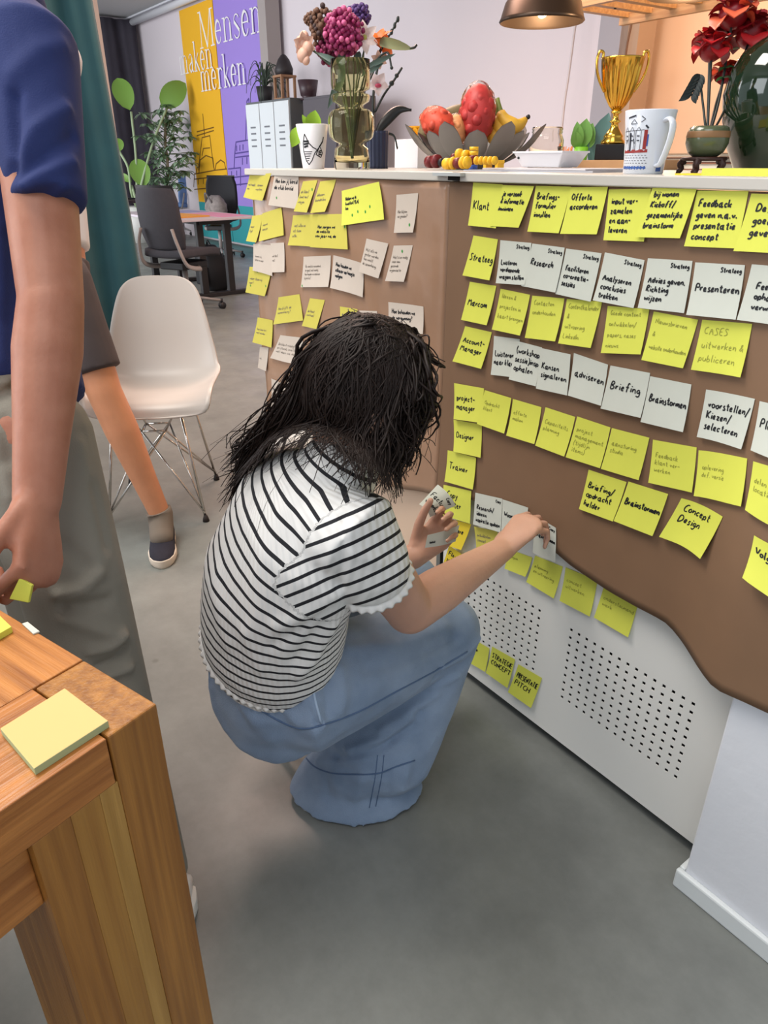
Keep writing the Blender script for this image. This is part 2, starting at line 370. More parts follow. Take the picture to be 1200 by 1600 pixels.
def word(polys, s, x, z, h, sx=1.0):
    for ch in s:
        w, st = SER[ch]
        for pl, lw in st: polys.append(([(x + px * h * sx, z + pz_ * h) for px, pz_ in pl], lw * h))
        x += w * h * sx
    return x
tl, ty = [], 5.429
def zrow(u, v): return py(u, v, 5.43)
def put(s, ul, vb, vt, ur):
    a = zrow(ul, vb); h = zrow(ul, vt).z - a.z; tot = sum(SER[ch][0] for ch in s); x1 = zrow(ur, vb).x
    word(tl, s, a.x, a.z, h, (x1 - a.x) / (tot * h))
put('Mensen', 313, 76, 19, 414); put('maken', 282, 117, 72, 336); put('merken', 316, 143, 94, 389)
def split(polys, lo, hi):
    return [(pl, w) for pl, w in polys if lo <= sum(p[0] for p in pl) / len(pl) < hi]
for t, lo, hi in ((banY, -99, bM), (banP, bM, 99)):
    mb = MB(); wall_strokes(mb, split(tl, lo, hi), ty); mb.build('lettering', M_wht, t)
# skyline line drawings (generic windmill, domes, church tower)
def px_line(mb, pts, w): wall_strokes(mb, [([(zrow(u, v).x, zrow(u, v).z) for u, v in pts], w)], ty)
mb = MB()
for pl in ([(310, 266), (316, 215), (328, 212), (334, 262)], [(308, 212), (334, 204)], [(308, 206), (334, 199)], [(320, 212), (317, 178)], [(311, 270), (313, 250), (322, 243), (333, 247), (335, 266)],
           [(303, 292), (304, 272), (336, 266), (354, 264)], [(336, 266), (338, 256), (345, 250), (351, 254), (353, 264)], [(304, 280), (354, 274)], [(304, 296), (355, 291)], [(316, 243), (318, 232), (328, 231)],
           [(306, 272), (308, 262), (312, 260)], [(310, 288), (310, 280)], [(318, 287), (318, 279)], [(326, 286), (326, 278)], [(340, 284), (340, 276)], [(348, 283), (348, 275)]): px_line(mb, pl, 0.016)
mb.build('skyline_drawing', mat('brown_print', (120, 84, 30), 0.7), banY)
mb = MB()
for pl in ([(357, 264), (376, 262), (376, 290)], [(366, 262), (367, 240), (393, 236)], [(367, 240), (369, 222), (393, 218)], [(384, 219), (386, 158), (389, 154), (392, 218)], [(358, 278), (393, 274)], [(358, 290), (393, 286)],
           [(368, 246), (393, 243)], [(370, 236), (370, 228)], [(375, 235), (375, 227)], [(380, 234), (380, 226)], [(362, 275), (362, 268)], [(370, 274), (370, 267)], [(379, 257), (379, 247)], [(386, 256), (386, 246)]): px_line(mb, pl, 0.018)
mb.build('skyline_drawing', mat('purple_print', (92, 74, 150), 0.7), banP)
# ================================================================ COUNTER
M_top = mat('cream_worktop', (196, 190, 180), 0.35)
M_pan = mat('white_lacquer_panel', (236, 234, 228), 0.42)
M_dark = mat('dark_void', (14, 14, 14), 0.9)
XL, XM, XR = -2.115, -1.207, 0.37
cA = thing('bar_counter', 'left half of the bar counter with cream top and pinkish beige lower front', 'counter', (-1.66, 1.5, 0))
MB().box((lerp(XL, XM, 0.5), 1.50, TOP - 0.0085), (XM - XL + 0.02, 0.90, 0.017)).build('countertop', M_top, cA, bevel=0.002)
MB().box((lerp(XL + 0.02, XM - 0.006, 0.5), 1.50, 0.6125), (XM - XL - 0.03, 0.85, 1.163)).build('cabinet_body', mat('beige_panel', (226, 196, 170), 0.5), cA, bevel=0.003)
MB().box((XM - 0.012, 1.085, 0.59), (0.014, 0.03, 1.14)).build('edge_post', mat('brushed_steel', (150, 150, 148), 0.35, metal=0.8), cA)
cB = thing('radiator_cabinet', 'right half of the bar counter with a perforated white front panel', 'cabinet', (-0.4, 1.5, 0))
MB().box((lerp(XM + 0.03, XR, 0.5), 1.50, TOP - 0.0085), (XR - XM - 0.03, 0.90, 0.017)).build('countertop', M_top, cB, bevel=0.002)
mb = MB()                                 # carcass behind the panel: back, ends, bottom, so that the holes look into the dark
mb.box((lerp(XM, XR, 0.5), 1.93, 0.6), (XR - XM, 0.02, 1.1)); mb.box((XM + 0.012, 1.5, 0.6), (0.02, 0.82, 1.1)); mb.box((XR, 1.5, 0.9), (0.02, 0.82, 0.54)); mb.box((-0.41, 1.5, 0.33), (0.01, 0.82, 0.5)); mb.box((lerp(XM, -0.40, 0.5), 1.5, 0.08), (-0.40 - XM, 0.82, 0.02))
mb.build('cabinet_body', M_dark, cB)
h = 0.0072; px_ = 0.0205; pzz = 0.0202
xs, holes_x = [XM + 0.012], []
for x0 in (-0.868 - 14 * px_, -0.7775):
    for i in range(15):
        c = x0 + i * px_; holes_x.append(len(xs)); xs += [c - h / 2, c + h / 2]
xs.append(-0.400); zs, holes_z = [0.031], []
for j in range(10):
    c = 0.337 - (9 - j) * pzz; holes_z.append(len(zs)); zs += [c - h / 2, c + h / 2]
zs.append(1.19)
mb = MB(); vs = [(x, 1.066, z) for z in zs for x in xs] + [(x, 1.068, z) for z in zs for x in xs]; nx = len(xs); N = nx * len(zs); fs = []
hx, hz = set(holes_x), set(holes_z)
for j in range(len(zs) - 1):
    for i in range(nx - 1):
        a = j * nx + i
        if i in hx and j in hz:
            b = [a, a + 1, a + nx + 1, a + nx]
            for k in range(4): fs.append((b[k], b[k] + N, b[(k + 1) % 4] + N, b[(k + 1) % 4]))
        else: fs.append((a, a + 1, a + nx + 1, a + nx)); fs.append((N + a, N + a + nx, N + a + nx + 1, N + a + 1))
mb.add(vs, fs, 0, False)
mb.box((lerp(xs[0], xs[-1], 0.5), 1.067, 0.031), (xs[-1] - xs[0], 0.0021, 0.002))
mb.build('perforated_panel', M_pan, cB)
for x in (XM + 0.08, -0.5): MB().box((x, 1.5, 0.035), (0.05, 0.6, 0.07)).build('foot', M_dark, cB)
m = MB().box((XM + 0.005, 1.062, TOP - 0.004), (0.085, 0.05, 0.006)).box((XM + 0.015, 1.050, TOP - 0.010), (0.035, 0.003, 0.010), mi=1)
tag(m.build('hinge_plate', [mat('aluminium_plate', (190, 190, 186), 0.4, metal=0.6), M_dark], loc=(XM, 1.062, TOP - 0.008)), 'small metal joining plate at the seam between the two countertops', 'fitting')

# ---------------------------------------------------------------- brown paper hung over the front
_bx = [-2.2, -2.06, -1.7, -1.443, -1.33, -1.204, -1.12, -1.049, -0.892, -0.784, -0.687, -0.629, -0.561, -0.496, -0.422, -0.379, -0.1]
_bz = [0.445, 0.447, 0.455, 0.449, 0.468, 0.503, 0.526, 0.536, 0.528, 0.500, 0.489, 0.487, 0.487, 0.480, 0.466, 0.472, 0.50]
def y_paper(x, z):
    y = YP
    y -= 0.076 * sstep(-0.58, -0.40, x) * sstep(1.15, 0.62, z)
    if x < -1.2:
        y -= 0.003 * (1 + sin(x * 26 + 2.2 * z)) * sstep(-1.2, -1.3, x) + 0.0016 * sin(z * 21 + 9 * x) * sstep(-1.2, -1.3, x)
    y -= 0.008 * math.exp(-((x + 1.222) / 0.03) ** 2)
    y -= 0.004 * sin(x * 7) * sstep(0.75, 0.5, z)
    zb = interp(_bx, _bz, x); y -= 0.012 * max(0.0, min(1.0, 1 - (z - zb) / (1.196 - zb))) ** 6
    if x > -1.223: y -= 0.0012
    return y
def kraft(name, x0, x1, m, label, off):
    def fn(u, v):
        x = lerp(x0, x1, u); zb = interp(_bx, _bz, x)
        if x0 < -2: x += 0.012 * sin(v * 9) * (1 - u) * (1 - v)
        z = lerp(zb, 1.196, v); return Vector((x, y_paper(x, z) - off, z))
    o = MB().grid(fn, 70, 46).build(name, m, loc=(x0, YP, 0.45)); s = o.modifiers.new('th', 'SOLIDIFY'); s.thickness = 0.0006; s.offset = 0
    return tag(o, label, 'paper')
kraft('brown_paper', -2.107, -1.207, mat('glossy_kraft', (164, 128, 102), 0.24, noise=0.12, nscale=9, bump=0.4, bscale=7, spec=0.6), 'glossy wrinkled brown paper sheet on the left half of the counter front', 0.0)
kraft('brown_paper', -1.223, 0.10, mat('matt_kraft', (130, 99, 74), 0.6, noise=0.06, nscale=14), 'matt brown paper sheet with wavy lower edge on the right half of the counter front', 0.0)

# ---------------------------------------------------------------- handwriting: a single-stroke alphabet
def _gl(s): return [[(float(p.split('.')[0]), float(p.split('.')[1])) for p in st.split()] for st in s.split('|')]
GL = {k: _gl(v) for k, v in {
 'a': '4.5 2.5 0.3 1.0 3.0 4.4|4.6 4.1 5.-1 6.1', 'b': '0.9 0.0 0.3 2.5 4.3 3.0 0.0', 'c': '4.4 2.5 0.3 1.0 4.1', 'd': '4.4 2.5 0.3 1.0 3.1 4.4 4.10 4.0',
 'e': '0.2 3.3 3.5 1.5 0.2 1.0 4.1', 'f': '5.9 4.10 2.9 2.-1|0.5 4.5', 'g': '4.4 2.5 0.3 1.1 3.1 4.4 4.-2 2.-4 0.-3', 'h': '0.10 0.0 1.4 3.5 4.3 4.0', 'i': '1.5 1.0|1.7 1.8',
 'j': '2.5 2.-2 0.-4|2.7 2.8', 'k': '0.10 0.0|4.5 0.2 4.0', 'l': '1.10 1.1 2.0', 'm': '0.5 0.0 1.4 2.5 3.4 3.0 4.4 5.5 6.4 6.0', 'n': '0.5 0.0 1.4 3.5 4.3 4.0', 'o': '2.5 0.4 0.1 2.0 4.1 4.4 2.5',
 'p': '0.5 0.-4 0.3 2.5 4.3 3.0 0.1', 'q': '4.4 2.5 0.3 1.0 4.2 4.5 4.-4', 'r': '0.5 0.0 1.4 3.5', 's': '3.5 1.5 1.3 3.2 3.0 0.0', 't': '2.9 2.1 3.0 4.1|0.6 4.6', 'u': '0.5 0.1 2.0 4.2 4.5 4.0', 'v': '0.5 2.0 4.5',
 'w': '0.5 1.0 3.4 5.0 6.5', 'x': '0.5 4.0|4.5 0.0', 'y': '0.5 2.1|4.5 2.0 0.-4', 'z': '0.5 4.5 0.0 4.0',
 'A': '0.0 3.10 6.0|1.4 5.4', 'B': '0.0 0.10 3.10 4.8 3.6 0.5 4.4 5.2 3.0 0.0', 'C': '5.9 3.10 0.7 0.3 2.0 5.1', 'D': '0.0 0.10 4.9 6.5 4.1 0.0', 'E': '5.10 0.10 0.0 5.0|0.5 4.5', 'F': '5.10 0.10 0.0|0.5 4.5', 'G': '5.9 2.10 0.6 1.1 4.0 5.4 3.4',
 'H': '0.10 0.0|5.10 5.0|0.5 5.5', 'I': '1.10 1.0', 'J': '4.10 4.2 2.0 0.2', 'K': '0.10 0.0|5.10 0.4 5.0', 'L': '0.10 0.0 5.0', 'M': '0.0 1.10 3.4 6.10 7.0', 'N': '0.0 0.10 5.0 5.10', 'O': '3.10 0.7 0.3 3.0 6.3 6.7 3.10',
 'P': '0.0 0.10 4.10 5.7 4.5 0.5', 'R': '0.0 0.10 4.10 5.7 0.5 5.0', 'S': '5.9 2.10 0.8 4.4 4.1 0.0', 'T': '0.10 6.10|3.10 3.0', 'U': '0.10 0.2 3.0 5.2 5.10', 'V': '0.10 3.0 6.10', 'W': '0.10 2.0 4.7 6.0 8.10',
 '-': '0.4 4.4', '/': '0.-2 4.11', '.': '0.0 1.1', "'": '1.10 1.8', '(': '2.11 0.7 0.2 2.-2', ')': '0.11 2.7 2.2 0.-2', '&': '5.0 1.7 2.10 4.8 0.3 1.0 5.4', ',': '1.1 0.-2', '?': '0.9 2.10 4.8 2.5 2.3|2.1 2.0', '_': ''}.items() if v}
def chaikin(p, n=1):
    for _ in range(n):
        if len(p) < 3: return p
        q = [p[0]]
        for a, b in zip(p[:-1], p[1:]): q += [(a[0] * .75 + b[0] * .25, a[1] * .75 + b[1] * .25), (a[0] * .25 + b[0] * .75, a[1] * .25 + b[1] * .75)]
        p = q + [p[-1]]
    return p
def handwrite(text, rnd, slant=0.06, jit=0.4):
    """-> (polylines in units of 1/10 cap height, width)"""
    x = 0.0; out = []
    for ch in text:
        if ch == ' ': x += 3.5; continue
        g = GL.get(ch)
        if not g: x += 2; continue
        w = max(p[0] for st in g for p in st); dy = rnd.uniform(-0.4, 0.4)
        for st in g:
            out.append(chaikin([(x + px + slant * pyy + rnd.uniform(-jit, jit), pyy + dy + rnd.uniform(-jit, jit)) for px, pyy in st], 2))
        x += w + 2.0
    return out, max(x - 2.0, 1)
def strokes_on(mb, S, N, polys, pen, mi=1, lift=0.0005):
    """polys in note coordinates (a right 0..1, b down 0..1); S(a,b)->point, N(a,b)->normal"""
    for pl in polys:
        P = [S(a, b) + N(a, b) * lift for a, b in pl]
        if len(P) < 2: continue
        L, R = [], []
        for i, p in enumerate(P):
            t = P[min(i + 1, len(P) - 1)] - P[max(i - 1, 0)]
            if t.length < 1e-9: t = Vector((1e-4, 0, 0))
            n = N(*pl[i]); s = t.normalized().cross(n) * (pen / 2); L.append(p - s); R.append(p + s)
        m = len(P); mb.add(L + R, [(i, i + 1, m + i + 1, m + i) for i in range(m - 1)], mi, False)
def layout(lines, rnd, size, wn, hn, x0=0.1, y0=None, tilt=0.0, lead=1.5, center=False):
    """lines of text -> polylines in note coords; size = cap height as fraction of note height"""
    polys = []; n = len(lines); y = (0.5 - (n - 1) * size * lead / 2 + size * 0.5) if y0 is None else y0
    for ln in lines:
        g, w = handwrite(ln, rnd); u = size / 10; sx = u * hn / wn
        if w * sx > 0.86: sx = 0.86 / w
        xs_ = x0 if not center else 0.5 - w * sx / 2
        xs_ = min(xs_, max(0.05, 0.95 - w * sx))
        for pl in g: polys.append([(xs_ + px * sx, y - pyy * u + tilt * px * sx) for px, pyy in pl])
        y += size * lead
    return polys

M_yel = mat('yellow_sticky_paper', (220, 222, 88), 0.75, noise=0.03, nscale=30)
M_yel2 = mat('dull_yellow_sticky_paper', (206, 194, 84), 0.75, noise=0.03, nscale=30)
M_whi = mat('white_sticky_paper', (206, 208, 196), 0.75, noise=0.03, nscale=30)
M_wh2 = mat('cream_sticky_paper', (204, 190, 176), 0.75, noise=0.03, nscale=30)
M_ora = mat('golden_sticky_paper', (236, 208, 52), 0.75, noise=0.03, nscale=30)
M_ink = mat('black_marker_ink', (22, 22, 26), 0.6)
M_pen = mat('olive_pen_ink', (150, 150, 60), 0.7)
M_pen2 = mat('grey_pen_ink', (120, 110, 100), 0.7)
M_grn = mat('green_dot_ink', (50, 150, 60), 0.7)
def note(px, lines, label, paper, ink='marker', size=0.17, curl=0.007, surf=None, off=0.0015, group='notes stuck on the counter front', corner=None, x0=0.1, y0=None, tilt=0.0, dots=(), seed=0, lead=1.5):
    """a sticky note from its four corners (upper left, upper right, lower right, lower left) on the counter front"""
    surf = surf or y_paper; rnd = random.Random(seed * 31 + len(label)); C = []
    cv = (0, 0, curl * rnd.uniform(0.6, 1.2), curl * rnd.uniform(0.6, 1.2))
    for (u, v), o_ in zip(px, cv):
        p = py(u, v, YP)
        for _ in range(4): p = py(u, v, surf(p.x, p.z) - off - o_)
        C.append(p)
    def S(a, b):
        p = C[0] * (1 - a) * (1 - b) + C[1] * a * (1 - b) + C[2] * a * b + C[3] * (1 - a) * b
        lin_ = lerp(cv[3], cv[2], a); return Vector((p.x, surf(p.x, p.z) - off - lin_ * b * b, p.z))
    def N(a, b):
        e = 0.02; n = (S(a, b + e) - S(a, b - e)).cross(S(a + e, b) - S(a - e, b)); n = n.normalized(); return n if n.y < 0 else -n
    mb = MB(); K = 8
    vs = [S(i / K, j / K) for j in range(K + 1) for i in range(K + 1)]; m_ = len(vs); vs += [p + Vector((0, 0.0003, 0)) for p in vs]
    fs = []
    for j in range(K):
        for i in range(K):
            a = j * (K + 1) + i; q = (a, a + K + 1, a + K + 2, a + 1); fs.append(q); fs.append(tuple(x + m_ for x in reversed(q)))
    mb.add(vs, fs, 0, True)
    wn = (C[1] - C[0]).length; hn = (C[3] - C[0]).length
    pen = 0.0022 if ink == 'marker' else (0.0026 if ink == 'bold' else 0.0010)
    polys = layout(lines, rnd, size, wn, hn, x0, y0, tilt, lead)
    strokes_on(mb, S, N, polys, pen)
    if corner:
        g, w = handwrite(corner, rnd); u = 0.085 / 10; sx = u * hn / wn
        strokes_on(mb, S, N, [[(0.95 - w * sx + a * sx, 0.15 - b * u) for a, b in pl] for pl in g], 0.0017)
    for a, b in dots: 
        c = S(a, b) + N(a, b) * 0.0006; mb.add([c + Vector((0.0028 * cos(k * pi / 5), 0, 0.0036 * sin(k * pi / 5))) for k in range(10)], [tuple(range(10))], 2, False)
    c = (C[0] + C[1] + C[2] + C[3]) / 4
    inkm = M_ink if ink in ('marker', 'bold') else (M_pen if paper in (M_yel, M_ora) else M_pen2)
    o = mb.build('sticky_note', [paper, inkm, M_grn], loc=(c.x, c.y, c.z))
    return tag(o, label, 'sticky note', group)
def cr5(*p): return [(680 + x / 2.308, 270 + y / 2.308) for x, y in p]
def cr6(*p): return [(680 + x / 2.308, 580 + y / 2.308) for x, y in p]
def cr4(*p): return [(380 + x / 3.529, 250 + y / 3.529) for x, y in p]
Y, W_ = M_yel, M_whi
G1, G2, G3, G4, G5 = 'yellow client step notes in the top row', 'white strategy notes in the second row', 'yellow marketing notes in the third row', 'white account notes in the fourth row', 'yellow project notes in the fifth row'
R = [
 (cr5((137,35),(243,42),(218,200),(118,190)), ['Klant'], 'yellow sticky note reading Klant, first of the top row', Y, dict(size=.19, group=G1)),
 (cr5((626,60),(778,57),(752,248),(606,243)), ['input ver-','zamelen','en aan-','leveren'], 'yellow sticky note reading input verzamelen en aanleveren', Y, dict(size=.125, group=G1, off=.001)),
 (cr5((243,44),(357,48),(300,198),(196,192)), ['je verzoek','& informatie','inwinnen'], 'yellow sticky note reading je verzoek & informatie inwinnen', Y, dict(size=.12, y0=.25, group=G1, off=.0035)),
 (cr5((363,47),(490,50),(445,218),(332,212)), ['Briefings-','formulier','invullen'], 'yellow sticky note reading Briefingsformulier invullen', Y, dict(size=.13, y0=.28, group=G1)),
 (cr5((488,52),(623,50),(582,222),(450,220)), ['Offerte','accorderen'], 'yellow sticky note reading Offerte accorderen', Y, dict(size=.13, y0=.27, group=G1, off=.003)),
 (cr5((783,55),(944,54),(882,236),(720,232)), ['bij wonen','Kickoff/','gezamenlijke','brainstorm'], 'yellow sticky note reading bijwonen Kickoff/ gezamenlijke brainstorm', Y, dict(size=.12, y0=.17, lead=1.75, group=G1, off=.0045)),
 (cr5((945,64),(1130,65),(1085,273),(897,265)), ['Feedback','geven n.a.v.','presentatie','concept'], 'yellow sticky note reading Feedback geven n.a.v. presentatie concept', Y, dict(size=.13, y0=.28, group=G1)),
 (cr5((1140,75),(1315,80),(1270,292),(1075,282)), ['Def.','goed','geven'], 'yellow sticky note cut off at the right end of the top row', Y, dict(size=.14, y0=.3, x0=.2, group=G1)),
 (cr5((138,226),(226,240),(195,388),(98,370)), ['Strateeg'], 'yellow sticky note reading Strateeg, second in the left heading column', Y, dict(size=.17)),
 (cr5((235,243),(347,253),(322,405),(218,398)), ['Luisteren','verdiepende','vragen stellen'], 'white sticky note reading Luisteren verdiepende vragen stellen', W_, dict(size=.11, y0=.55, corner='Strateeg', group=G2)),
 (cr5((350,255),(467,270),(433,432),(310,408)), ['Research'], 'white sticky note reading Research', W_, dict(size=.14, y0=.47, corner='Strateeg', group=G2, off=.003)),
 (cr5((472,273),(600,290),(560,465),(433,437)), ['faciliteren','co-creatie-','sessies'], 'white sticky note reading faciliteren co-creatie-sessies', W_, dict(size=.11, y0=.45, corner='Strateeg', group=G2)),
 (cr5((612,287),(755,315),(715,488),(568,460)), ['Analyseren','conclusies','trekken'], 'white sticky note reading Analyseren conclusies trekken', W_, dict(size=.12, y0=.55, corner='Strateeg', group=G2)),
 (cr5((767,308),(928,318),(897,506),(730,487)), ['Advies geven.','Richting','wijzen'], 'white sticky note reading Advies geven. Richting wijzen', W_, dict(size=.12, y0=.47, corner='Strateeg', group=G2)),
 (cr5((938,323),(1117,333),(1083,530),(905,512)), ['Presenteren'], 'white sticky note reading Presenteren', W_, dict(size=.15, y0=.53, corner='Strateeg', group=G2)),
 (cr5((1142,330),(1330,345),(1290,558),(1087,530)), ['Feedback','ophalen','verwerken'], 'white sticky note reading Feedback ophalen, cut off at the right of the second row', W_, dict(size=.12, y0=.42, x0=.2, group=G2)),
 (cr5((125,393),(220,408),(185,550),(93,530)), ['Marcom'], 'yellow sticky note reading Marcom in the left heading column', Y, dict(size=.17)),
 (cr5((236,418),(342,440),(305,587),(204,565)), ['Ideeen &','projecten in','kaart brengen'], 'yellow note in faint pen reading Ideeen & projecten in kaart brengen', Y, dict(ink='pen', size=.11, y0=.2, lead=2.2, group=G3)),
 (cr5((350,443),(466,453),(432,608),(323,595)), ['Contacten','onderhouden'], 'yellow note in faint pen reading Contacten onderhouden', Y, dict(ink='pen', size=.11, y0=.2, lead=2, group=G3)),
 (cr5((475,455),(602,465),(560,632),(443,615)), ['Contentkalender','&','uitvoering','LinkedIn'], 'yellow note in faint pen reading Contentkalender & uitvoering', Y, dict(ink='pen', size=.11, y0=.2, lead=2, group=G3)),
 (cr5((622,480),(772,492),(740,655),(597,650)), ['Goede content','ontwikkelen/','papers, cases','nieuws'], 'yellow note in faint pen reading Goede content ontwikkelen', Y, dict(ink='pen', size=.1, y0=.18, lead=2.3, group=G3)),
 (cr5((788,500),(948,530),(893,705),(743,675)), ['Nieuwsbrieven','&','website onderhouden'], 'yellow note in faint pen reading Nieuwsbrieven & website onderhouden', Y, dict(ink='pen', size=.1, y0=.22, lead=2.6, group=G3)),
 (cr5((963,530),(1143,545),(1100,738),(922,710)), ['CASES','uitwerken &','publiceren'], 'yellow note in faint pen reading CASES uitwerken & publiceren', Y, dict(ink='pen', size=.14, y0=.27, lead=1.9, group=G3)),
 (cr5((108,553),(204,575),(165,707),(62,680)), ['Account-','Manager'], 'yellow sticky note reading Account-Manager in the left heading column', Y, dict(size=.15, y0=.42)),
 (cr5((212,588),(305,600),(285,738),(200,728)), ['Luisteren','naar klant'], 'white sticky note reading Luisteren naar, partly under the workshop note', W_, dict(size=.14, y0=.5, group=G4)),
 (cr5((290,605),(385,630),(363,770),(265,745)), ['(workshop','sessie)insp','ophalen'], 'white sticky note reading (workshop sessie) insp ophalen', W_, dict(size=.15, y0=.28, group=G4, off=.003)),
 (cr5((382,632),(488,655),(475,803),(363,778)), ['Kansen','signaleren'], 'white sticky note reading Kansen signaleren', W_, dict(size=.14, y0=.47, group=G4, off=.0045)),
 (cr5((500,650),(623,692),(597,840),(478,803)), ['adviseren'], 'white sticky note reading adviseren', W_, dict(size=.17, y0=.5, group=G4)),
 (cr5((632,695),(775,722),(740,884),(596,850)), ['Briefing'], 'white sticky note reading Briefing in the fourth row', W_, dict(size=.18, y0=.5, x0=.12, group=G4)),
 (cr6((775,18),(924,48),(893,220),(740,183)), ['Brainstormen'], 'white sticky note reading Brainstormen in the fourth row', W_, dict(size=.16, y0=.52, group=G4)),
 (cr6((977,66),(1153,100),(1103,282),(943,237)), ['voorstellen/','Kiezen/','selecteren'], 'white sticky note reading voorstellen/ kiezen/ selecteren', W_, dict(size=.15, y0=.35, group=G4)),
 (cr6((1170,108),(1350,145),(1300,345),(1137,285)), ['Plannen'], 'white sticky note cut off at the right of the fourth row, starting Pl', W_, dict(size=.17, y0=.5, group=G4)),
 (cr6((66,175),(168,192),(163,312),(65,290)), ['Designer'], 'yellow sticky note reading Designer in the left heading column', Y, dict(size=.18, y0=.53)),
 (cr6((68,43),(176,62),(160,186),(66,173)), ['project-','manager'], 'yellow sticky note reading project-manager in the left heading column', Y, dict(size=.17, y0=.45, off=.003)),
 (cr6((178,68),(274,97),(248,225),(150,190)), ['Opdracht','klant'], 'yellow note in faint pen, first after project-manager in the fifth row', Y, dict(ink='pen', size=.11, y0=.38, group=G5, off=.0045)),
 (cr6((280,100),(383,130),(357,263),(256,232)), ['offerte','maken'], 'yellow note in faint pen reading offerte maken', Y, dict(ink='pen', size=.11, y0=.38, group=G5)),
 (cr6((398,130),(505,165),(465,308),(360,268)), ['Capaciteits','planning'], 'yellow note in faint pen reading Capaciteits planning', Y, dict(ink='pen', size=.11, y0=.38, group=G5)),
 (cr6((512,163),(632,203),(594,350),(470,310)), ['project','management','(tijdlijn','items)'], 'yellow note in faint pen reading project management', Y, dict(ink='pen', size=.11, y0=.32, group=G5)),
 (cr6((637,205),(772,240),(733,393),(597,352)), ['aansturing','studio'], 'yellow note in faint pen reading aansturing studio', Y, dict(ink='pen', size=.11, y0=.38, group=G5)),
 (cr6((785,247),(943,275),(925,438),(768,402)), ['Feedback','klant ver-','werken'], 'yellow note in pen reading Feedback klant verwerken', Y, dict(ink='pen', size=.11, y0=.38, group=G5)),
 (cr6((950,285),(1125,315),(1102,488),(932,450)), ['oplevering','def. versie'], 'yellow note in pen reading oplevering def. versie', Y, dict(ink='pen', size=.11, y0=.4, group=G5)),
 (cr6((1147,325),(1310,365),(1280,590),(1117,500)), ['delen','locatie'], 'yellow note in faint pen cut off at the right of the fifth row', Y, dict(ink='pen', size=.11, y0=.4, group=G5)),
 (cr6((45,285),(147,312),(135,427),(33,398)), ['Trainer'], 'yellow sticky note reading Trainer in the left heading column', Y, dict(size=.2, y0=.55, off=.003)),
 (cr6((42,530),(130,552),(93,645),(30,625)), ['Hr sfere'], 'dull yellow sticky note half hidden behind the hand, below the copywriter note', M_ora, dict(size=.2, y0=.45, off=.002)),
 (cr6((30,410),(130,432),(125,550),(25,520)), ['Copy','writer'], 'yellow sticky note reading Copywriter below the Trainer note', Y, dict(size=.2, y0=.35, x0=.15, off=.003)),
 (cr6((50,628),(124,680),(80,748),(15,725)), ['Flexibele','schil/','poleren'], 'golden yellow sticky note reading Flexibele schil, lowest in the heading column', M_ora, dict(size=.15, y0=.3, off=.002)),
 (cr6((553,355),(690,400),(640,542),(518,497)), ['Briefing/','opdracht','helder'], 'yellow sticky note reading Briefing/ opdracht helder', Y, dict(size=.15, y0=.42)),
 (cr6((697,398),(840,443),(783,595),(643,540)), ['Brainstormen'], 'yellow sticky note reading Brainstormen, between Briefing and Concept Design', Y, dict(size=.15, y0=.52, ink='bold', off=.003)),
 (cr6((888,458),(1037,525),(955,677),(807,597)), ['Concept','Design'], 'tilted yellow sticky note reading Concept Design', Y, dict(size=.17, y0=.27, x0=.15, curl=.012)),
 (cr6((1150,592),(1310,670),(1300,880),(1107,745)), ['Volgende'], 'yellow sticky note reading Volg at the far right edge, lower corner curling up', Y, dict(size=.15, y0=.38, curl=.02)),
 (cr6((140,560),(225,578),(215,660),(148,645)), ['ontwikkelen','concept'], 'yellow note in faint pen half under the white Research copy note', M_yel2, dict(ink='pen', size=.14, y0=.4, off=.001)),
 (cr6((145,438),(242,460),(235,582),(136,552)), ['Research/','ideeen','inspiratie opdoen'], 'white sticky note reading Research/ ideeen inspiratie opdoen', W_, dict(size=.13, y0=.48, corner='Copy', off=.003)),
 (cr6((243,462),(335,492),(320,600),(238,575)), ['Woorden'], 'white sticky note half hidden behind the hand that presses it', W_, dict(size=.14, y0=.5, off=.004)),
 (cr6((358,520),(435,565),(433,690),(352,655)), ['Brainstormen'], 'white sticky note right of the hand with Copy in its corner', W_, dict(size=.13, y0=.5, corner='Copy', off=.003)),
]
for i, (p, ln, lb, pm, kw) in enumerate(R): note(p, ln, lb, pm, seed=i, **kw)
flat = lambda x, z: 1.0655
GP = 'yellow notes on the white perforated panel'
for i, (p, ln, lb, kw) in enumerate([
 (cr6((262,640),(350,672),(325,742),(250,712)), ['schrijven'], 'yellow note on the white panel half covered by the forearm', dict(ink='pen')),
 (cr6((360,665),(460,705),(427,820),(328,760)), ['planning','en uitvoering'], 'yellow note on the white panel, second from left under the paper edge', dict(ink='pen')),
 (cr6((470,707),(585,755),(557,885),(448,828)), ['concept','uitwerken'], 'yellow note in faint pen on the white panel reading concept uitwerken', dict(ink='pen')),
 (cr6((610,770),(733,832),(695,960),(572,888)), ['ondersteunend','werk'], 'yellow note furthest right on the white panel above the holes', dict(ink='pen')),
 (cr6((205,993),(288,1040),(260,1143),(182,1088)), ['STRATEGIE','CONCEPT'], 'low yellow note reading STRATEGIE CONCEPT on the white panel', dict(size=.16, y0=.35)),
 (cr6((300,1057),(385,1107),(345,1215),(262,1157)), ['PRESENTATIE','PITCH'], 'low yellow note reading PRESENTATIE PITCH on the white panel', dict(size=.16, y0=.4)),
 (cr6((128,960),(195,1000),(180,1085),(112,1045)), ['idee'], 'low yellow note on the white panel mostly hidden by the knee', dict(size=.16, y0=.4))]):
    kw = dict(dict(size=.12, y0=.38), **kw); note(p, ln, lb, Y, seed=100 + i, surf=flat, group=GP, off=.0012, **kw)
Y2, C2 = M_yel2, M_wh2
GL_ = 'notes on the glossy left half of the paper'
